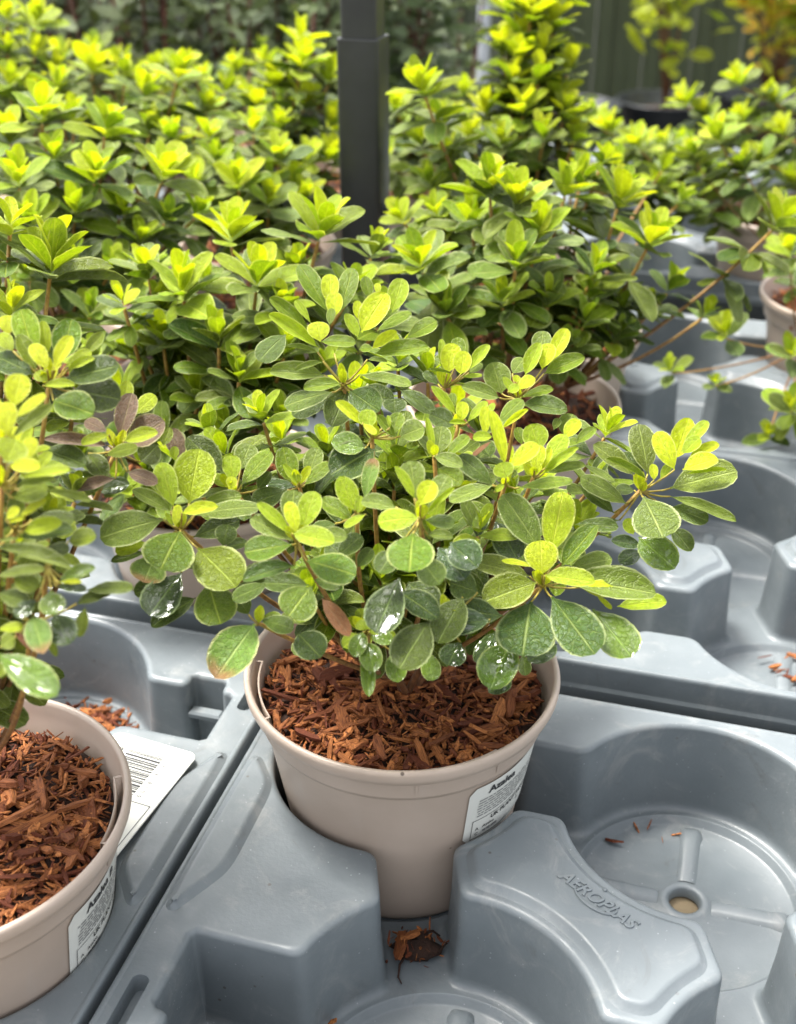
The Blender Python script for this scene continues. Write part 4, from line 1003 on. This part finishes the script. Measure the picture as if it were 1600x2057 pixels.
azalea(well('3L', 1, 0), 'azalea in the far left corner before the dark hedge', 59,
 [(15, 45, 100, 1.46, .5), (70, 55, 110, 1.45, .8), (15, 110, 90, 1.42, .4), (70, 115, 95, 1.42, .6), (110, 150, 90, 1.42, .4), (20, 180, 110, 1.38, .4), (-30, 100, 110, 1.44, .5), (60, 200, 100, 1.38, .3), (-30, 20, 110, 1.5, .5), (0, 10, 90, 1.5, .4)], 8, .026, 3,
 'taupe pot in the far left corner', 'bark mulch in the pot in the far left corner')
azalea(well('3R', 2, 0), 'azalea with a tall bright shoot just right of the black post', 61,
 [(855, 195, 175, 1.12, .7, 12, 3), (812, 450, 105, 1.02, .7), (850, 300, 100, 1.20, .4), (910, 330, 110, 1.14, .4), (890, 260, 110, 1.18, .4), (870, 380, 110, 1.10, .2), (950, 420, 110, 1.08, .3), (880, 440, 110, 1.06, .4)], 9, .026, 3,
 'taupe pot just right of the black post', 'bark mulch in the pot just right of the black post')
azalea(well('3R', 1, 0), 'tallest azalea, its upright shoots standing before the green fence', 67,
 [(1040, 130, 140, 1.36, .8, 12, 3), (1065, 40, 150, 1.38, .85, 12, 3), (1110, 60, 120, 1.40, .8, 10, 3), (1020, 30, 110, 1.42, .7, 9, 2), (1030, 180, 130, 1.34, .5), (975, 235, 110, 1.34, .7), (1050, 235, 130, 1.30, .6), (1115, 210, 120, 1.34, .6), (1130, 245, 120, 1.32, .5), (1090, 290, 120, 1.26, .3), (1010, 300, 120, 1.26, .3), (1150, 290, 110, 1.3, .4), (1070, -40, 120, 1.42, .8), (1045, 85, 120, 1.39, .7, 9, 2), (1090, 115, 120, 1.36, .6, 9, 2), (1010, 105, 110, 1.38, .5, 9, 2), (1125, 10, 110, 1.42, .7, 9, 2), (1080, 170, 130, 1.33, .4, 9, 2), (1140, 150, 110, 1.36, .5, 9, 2), (950, 290, 110, 1.3, .4)], 9, .026, 3,
 'taupe pot under the tallest azalea', 'bark mulch in the pot under the tallest azalea')
azalea(well('3R', 1, 2), 'sparse azalea with thin drooping side twigs over the empty wells', 73,
 [(1450, 290, 200, 1.30, .65, 12, 1), (1460, 680, 110, 1.06, .3, 8, 0), (1350, 750, 80, 1.08, .5, 7, 0), (1590, 830, 110, 1.0, .3, 8, 1), (1545, 880, 80, 1.02, .4, 7, 0), (1440, 775, 60, 1.06, .3, 6, 0), (1400, 330, 110, 1.3, .3), (1500, 350, 110, 1.26, .2), (1590, 720, 100, 1.05, .3, 8, 0), (1590, 520, 120, 1.14, .3)], 0, .024, 2,
 'taupe pot with bare mulch at the right edge', 'bare bark mulch in the pot at the right edge', stem=.5)
azalea(well('4X', 1, 0), 'dark leaved azalea on the far bench at its right end', 79,
 [(1490, 175, 110, 1.72, .5), (1560, 210, 120, 1.70, .4), (1580, 280, 130, 1.62, .4), (1380, 215, 100, 1.70, .5), (1530, 330, 120, 1.58, .2), (1420, 240, 100, 1.7, .3), (1600, 380, 120, 1.55, .2), (1460, 400, 110, 1.54, .2), (1640, 200, 120, 1.7, .4), (1500, 250, 110, 1.66, .3)], 12, .026, 3,
 'taupe pot at the right end of the far bench', 'bark mulch in the pot at the right end of the far bench')
azalea(well('4R', 2, 1), 'low azalea on the far bench with one broad bright cluster before the round black pots', 71,
 [(1285, 300, 185, 1.50, .75, 12, 2), (1170, 315, 100, 1.52, .7), (1250, 350, 130, 1.48, .3), (1330, 380, 120, 1.46, .2), (1180, 380, 110, 1.46, .3), (1230, 270, 110, 1.56, .6), (1340, 310, 100, 1.54, .4), (1200, 250, 100, 1.66, .4), (1380, 310, 100, 1.6, .2), (1400, 400, 110, 1.5, .2)], 10, .027, 3,
 'taupe pot on the far bench under the broad bright cluster', 'bark mulch in the pot under the broad bright cluster')
azalea(well('4L', 2, 2), 'azalea on the far bench right behind the black post', 89,
 [(800, 230, 100, 1.62, .5), (900, 250, 100, 1.64, .5), (740, 250, 100, 1.64, .5), (850, 300, 100, 1.56, .3), (690, 280, 100, 1.58, .3), (930, 200, 90, 1.7, .4), (780, 330, 100, 1.52, .3)], 10, .026, 2,
 'taupe pot on the far bench right behind the black post', 'bark mulch in the pot right behind the black post')
azalea(well('4L', 2, 1), 'azalea on the far bench before the dark hedge, middle of the left tray', 97,
 [(480, 150, 90, 1.74, .5), (540, 140, 90, 1.76, .5), (420, 170, 90, 1.7, .4), (500, 210, 90, 1.66, .3), (330, 150, 90, 1.74, .4), (570, 200, 90, 1.68, .3), (250, 140, 90, 1.78, .5), (400, 240, 90, 1.6, .3)], 10, .026, 2,
 'taupe pot on the far bench, middle of the left tray', 'bark mulch in the pot in the middle of the far left tray')
azalea(well('4L', 1, 0), 'azalea at the left end of the far bench before the dark hedge', 101,
 [(130, 120, 90, 1.82, .5), (200, 110, 90, 1.84, .5), (60, 100, 90, 1.84, .4), (110, 170, 90, 1.74, .3), (10, 90, 90, 1.84, .4), (260, 180, 90, 1.72, .3)], 9, .026, 2,
 'taupe pot at the left end of the far bench', 'bark mulch in the pot at the left end of the far bench')

# ------------------------------------------------------------------ small things on the trays
bt = empty('barcode_tag', uw(-.1575, -.0905, ZT + .0046), PH + R(-6))
tag(bt, 'white plastic tag with barcode and passport print lying on the tray', 'tag')
tx, ty = .030, .056
def tagcard():
    b = MB(); P = rrect(-tx, tx, -ty, ty, .006)
    strip(b, [P * .995, P, P, P * .995], [-.0006, -.0004, .0002, .0004], smooth=False)
    cap(b, P * .995, [], .0004); return b
tagcard().build('card', M['white'], bt)
pr = MB()
def flat(x0, x1, y0, y1, mi=0, z=.00065): pr.add([(x0, y0, z), (x1, y0, z), (x1, y1, z), (x0, y1, z)], [(0, 1, 2, 3)], False, mi)
def tput(txt, size, x, y, rot, bold=0.0, mi=0):
    tm = text_mesh(txt, size, 0, 0, 0, 'LEFT', bold); c, s_ = math.cos(rot), math.sin(rot)
    pr.add([(x + v.co.x * c - v.co.y * s_, y + v.co.x * s_ + v.co.y * c, .00065) for v in tm.vertices], [tuple(p.vertices) for p in tm.polygons], False, mi)
rr_ = random.Random(4); yy = .008
while yy < .045:
    wbar = rr_.choice((.0006, .0006, .0011, .0016)); flat(-.013, .012, yy, min(yy + wbar, .045)); yy += wbar + rr_.choice((.0006, .0009, .0013))
tput('White', .0085, -.0165, .022, R(90), .0002)
for k, ch in enumerate('5 0 1 8 1 8 1 4 2'.split()): tput(ch, .0042, .0172, .009 + k * .004, R(90), 0, 1)
flat(.0005, .027, .0045, .0049); flat(.0005, .0009, -.050, .0045); flat(.0266, .027, -.050, .0045); flat(.0005, .027, -.050, -.0496)
tput('UK PLANT PASSPORT', .0046, .0058, -.043, R(90), .0001)
for (x, y0, y1) in ((.012, -.012, -.004), (.012, -.019, -.0165), (.017, -.015, -.007), (.017, -.021, -.0185), (-.006, -.006, .002), (-.0095, -.004, .003), (-.0025, -.009, .001), (.012, -.044, -.040)):
    flat(x, x + .0022, y0, y1, 1)
pr.build('printed_text', [M['ink'], M['inkgrey']], bt)

# compost clump with roots in the channel before the central pot
def clump():
    p = uw(.0335, -.0865, ZT + ZCH + .004); r = random.Random(9)
    root = empty('compost_clump', p); tag(root, 'clump of spilled compost and bark with dark roots before the central pot', 'compost')
    def where(q): return Vector((q.gauss(0, .0075), q.gauss(0, .0055), abs(q.gauss(0, .004)) - .003))
    s = MB(); vs, fs = [], []
    for j in range(7):
        for k in range(12):
            a = 2 * math.pi * k / 12; el = math.pi * j / 6; q = 1 + r.uniform(-.2, .2)
            vs.append((.014 * q * math.sin(el) * math.cos(a), .010 * q * math.sin(el) * math.sin(a), .006 * q * math.cos(el)))
    for j in range(6):
        for k in range(12): fs.append((j * 12 + k, (j + 1) * 12 + k, (j + 1) * 12 + (k + 1) % 12, j * 12 + (k + 1) % 12))
    s.add(vs, fs, True); s.build('compost', M['soil'], root)
    fine_bark('fine_bark', root, r, 120, where, .003, .009, .9)
    for q in ((-.010, -.003, .005, .020, 1.4), (-.004, .004, .006, .012, .4)):
        o = mesh_obj('bark_chip', CHIPS[3], None, root)
        o.matrix_basis = Matrix.Translation(q[:3]) @ Matrix.Rotation(q[4], 4, 'Z') @ Matrix.Rotation(-.6, 4, 'X') @ Matrix.Diagonal((q[3], .009, .0025, 1))
    for pts in ([(-.006, -.006, .001), (-.010, -.013, .0), (-.011, -.020, -.002), (-.009, -.024, -.0025)], [(.008, -.004, .001), (.014, -.003, .001), (.018, .001, .002)], [(.002, .006, .005), (.010, .009, .003), (.014, .007, .001)]):
        t = MB(); t.tube(pts, [.0009, .0008, .0006, .0004][:len(pts)], 5); t.build('root', M['soil'], root)
clump()
# loose bark lying in empty wells
def spill(name_label, c, seed, n, big, sx, sy):
    r = random.Random(seed); root = empty('spilled_bark', c); tag(root, name_label, 'bark')
    def where(q): return Vector((q.gauss(0, sx), q.gauss(0, sy), q.uniform(.0005, .004)))
    fine_bark('fine_bark', root, r, n, where, .004, .013, .3)
    for _ in range(big):
        o = mesh_obj('bark_chip', r.choice(CHIPS), None, root); o.matrix_basis = chip_matrix(r, where(r), r.uniform(.012, .024), .2)
zfl = ZT + ZDISC + .002
c = well('L', 1, 2); spill('bark scraps heaped in the well behind the pot by the barcode tag', (c.x + .030, c.y + .030, zfl), 5, 420, 40, .022, .020)
c = well('R', 2, 1); spill('few bark scraps in the empty well behind the right hand rosette', (c.x + .02, c.y + .02, zfl), 6, 26, 12, .014, .022)
c = well('A', 1, 1); spill('single crumbs of bark on the ribbed floor of the empty well', (c.x - .01, c.y + .055, zfl - .0015), 8, 7, 0, .028, .010)
c = well('A', 2, 0); spill('single crumb of bark beside the channel mouth', (c.x - .062, c.y + .050, ZT + ZCH), 12, 3, 0, .004, .004)

# ------------------------------------------------------------------ posts
pp = uw(-.262, .926); 
post = empty('black_post', (-.0335, 1.215, ZBENCH), PH); tag(post, 'black square telescopic post rising between the trays', 'post')
zs_ = HC - .178 - ZBENCH
def sq(h, r=.006, n=4): return rrect(-h, h, -h, h, r, n)
b = MB(); P0, P1 = sq(.0209, .004), sq(.0176, .004)
strip(b, [P0, P0], [0, zs_], smooth=True); strip(b, [P0, P0 * .99, P1 * 1.02], [zs_, zs_ + .0012, zs_ + .0012], smooth=False); b.build('outer_tube', M['post'], post)
b = MB(); strip(b, [P1, P1], [zs_ - .05, 1.5]); cap(b, P1, [], 1.5); b.build('inner_tube', M['post'], post)
b = MB(); b.lathe([(.0001, .004), (.005, .004), (.006, .0025), (.006, 0)], 16); o = b.build('bolt', M['blackpot'], post); o.rotation_euler = (0, R(90), 0); o.location = (.0209, -.004, HC - .34 - ZBENCH)
gp = at_y(971, 100, 4.6)
b = MB(); b.lathe([(.024, 0), (.024, 2.4), (.0001, 2.4)], 24); b.build('tube', M['galv'], tag(empty('galvanised_pole', (gp.x, gp.y, 0)), 'galvanised steel tube pole standing before the green fence', 'pole'))

# ------------------------------------------------------------------ fence, black pots and plants at the back
YF = 6.5
fr = empty('steel_fence', (0, YF, 0)); tag(fr, 'dark green profiled steel fence behind the black pots', 'fence')
def panel():
    b = MB(); pw = .25; pts = [(0, 0), (.012, 0), (.030, -.030), (.075, -.030), (.093, 0), (.160, 0), (.165, -.006), (.172, -.006), (.177, 0), (pw, 0)]
    vs, fs = [], []
    for x, y in pts: vs += [(x, y, .04), (x, y, 1.9)]
    for i in range(len(pts) - 1): fs.append((2 * i, 2 * i + 2, 2 * i + 3, 2 * i + 1))
    n = len(vs); vs += [(x, y + .0012, z) for x, y, z in vs]; fs += [tuple(n + i for i in f)[::-1] for f in fs]
    b.add(vs, fs); return b.mesh('panel', [M['fence']])
pme = panel()
for k in range(-14, 18): mesh_obj('panel', pme, None, fr, (k * .252, 0, 0))
b = MB(); b.box((.4, .03, 1.93), (8.1, .09, .05), bev=.003); b.build('top_rail', M['fence'], fr)

def black_pot(x, y, label, r=.22, h=.37):
    root = empty('nursery_pot', (x, y, 0)); tag(root, label, 'plant pot', 'black nursery pots by the fence')
    b = MB(); b.lathe([(.0005, .001), (r * .78, .001), (r * .80, .01), (r * .95, h - .05), (r * .97, h - .048), (r * .985, h - .012), (r * 1.02, h - .01), (r * 1.03, h - .003), (r * 1.0, h), (r * .96, h - .004), (r * .94, h - .06), (.0005, h - .07)], 48)
    b.build('pot_body', M['blackpot'], root)
    b = MB(); b.lathe([(.0005, h - .055), (r * .5, h - .058), (r * .94, h - .064)], 40); b.build('compost', M['soil'], root)
PB = [at_y(1150, 172, 5.35), at_y(1342, 172, 5.45), at_y(1545, 165, 5.55)]
black_pot(PB[0].x, PB[0].y, 'round black nursery pot without a plant before the fence', .215)
black_pot(PB[1].x, PB[1].y, 'round black nursery pot holding the thin yellow-green sapling', .215)
black_pot(PB[2].x, PB[2].y, 'round black nursery pot holding the yellow and orange shrub', .215)

def shrub(name, label, cat, base, ztop, rx, ry, nleaf, mats, L, seed, zlow=.1, stems=7, stemcol='stem', group=None, young=0.0, dens=1.0):
    r = random.Random(seed); root = empty(name, base); tag(root, label, cat, group)
    mats_u = sorted(set(mats)); vs, fs, uvs, mi = [], [], [], []
    twigs = []; H = ztop - base.z
    for k in range(stems * 5):
        a = r.uniform(0, 6.28); q = math.sqrt(r.random()); top = Vector((rx * q * math.cos(a), ry * q * math.sin(a), H * r.uniform(.55, 1.0)))
        twigs.append(top)
    for _ in range(nleaf):
        t = r.choice(twigs); f = 1 - abs(r.gauss(0, .28)); f = max(zlow, min(1, f))
        p = Vector((t.x * f ** .7, t.y * f ** .7, t.z * f)) + Vector((r.gauss(0, L * .5), r.gauss(0, L * .5), r.gauss(0, L * .3)))
        a = r.uniform(0, 6.28); el = r.uniform(-.5, .9); d = Vector((math.cos(a) * math.cos(el), math.sin(a) * math.cos(el), math.sin(el)))
        ln = L * r.uniform(.7, 1.15); m = leaf_matrix(p, p + d * ln, ZUP + Vector((0, -.5, 0)), ln * r.uniform(.38, .5), r.gauss(0, .4))
        gv, gf, gu = SG[r.randrange(len(SG))]; o0 = len(vs); vs += [tuple(m @ Vector(v)) for v in gv]; fs += [tuple(i + o0 for i in ff) for ff in gf]; uvs += gu; mi += [mats_u.index(r.choice(mats))] * len(gf)
    me = bpy.data.meshes.new('crown'); me.from_pydata(vs, [], fs)
    for k in mats_u: me.materials.append(M[k])
    me.polygons.foreach_set('material_index', mi); me.polygons.foreach_set('use_smooth', [True] * len(fs))
    l = me.uv_layers.new(name='UVMap'); idx = np.zeros(len(me.loops), dtype=np.int32); me.loops.foreach_get('vertex_index', idx)
    l.data.foreach_set('uv', np.array(uvs)[idx].ravel()); me.update()
    tag(mesh_obj('crown', me, None, root), kind='stuff')
    mb = MB()
    for t in twigs[:stems * 3]: mb.tube([(0, 0, 0), (t.x * .35, t.y * .35, t.z * .45), (t.x * .8, t.y * .8, t.z * .8), (t.x, t.y, t.z)], [.008, .006, .004, .002], 5)
    mb.build('stems', M[stemcol], root)
SG = [leaf_geo(k, 5, 4) for k in range(len(LEAFV))]
M['H'] = leaf_mat('hedge_leaf_dark', (.082, .138, .038), (.19, .25, .09), (.2, .24, .1), .18, .36, .1, spread=.3)
M['K'] = leaf_mat('hedge_leaf_grey', (.15, .22, .09), (.27, .32, .16), (.2, .25, .12), .2, .36, .2, spread=.3)
M['redstem'] = simple_mat('reddish_twig', (.16, .055, .035), .6, .25, 60, .3)
M['V'] = leaf_mat('sapling_leaf_yellow_green', (.62, .67, .04), (.70, .72, .1), (.7, .7, .2), .55, .4, .05, spread=.2)
M['A'] = leaf_mat('shrub_leaf_amber', (.68, .42, .05), (.7, .5, .12), (.7, .5, .15), .5, .42, .05, spread=.25)
hx = [(100, 2.45), (260, 2.35), (420, 2.5), (570, 2.4), (720, 2.5), (860, 2.6)]
hl = ['dense dark green hedge shrub with reddish twigs above the far left azaleas', 'dark hedge shrub behind the tall bright rosette, second from its left end', 'dark hedge shrub left of the black post, third of the row', 'dark hedge shrub next to the black post, its left side', 'dark hedge shrub directly behind the black post', 'loose grey-green hedge shrub between black post and galvanised pole']
for k, (px, y) in enumerate(hx):
    q = at_y(px, 60, y); shrub('hedge_shrub', hl[k], 'shrub', Vector((q.x, q.y, .0)), HC - .02 + .12 * math.sin(k * 2.1), .20, .20, 1500 if k < 5 else 1000, 'HHHKK' if k < 5 else 'HKKK', .050, 200 + k, .45, 8, 'redstem', 'hedge shrubs behind the far bench')
shrub('sapling', 'thin yellow-green sapling growing in a black pot before the fence', 'sapling', Vector((PB[1].x, PB[1].y, .31)), 1.15, .16, .16, 170, 'VVVG', .115, 301, .35, 2, 'stem')
shrub('golden_shrub', 'yellow and orange leaved shrub in the right black pot by the fence', 'shrub', Vector((PB[2].x, PB[2].y, .31)), 1.2, .27, .27, 900, 'VVVGAA', .085, 303, .15, 4, 'stem')
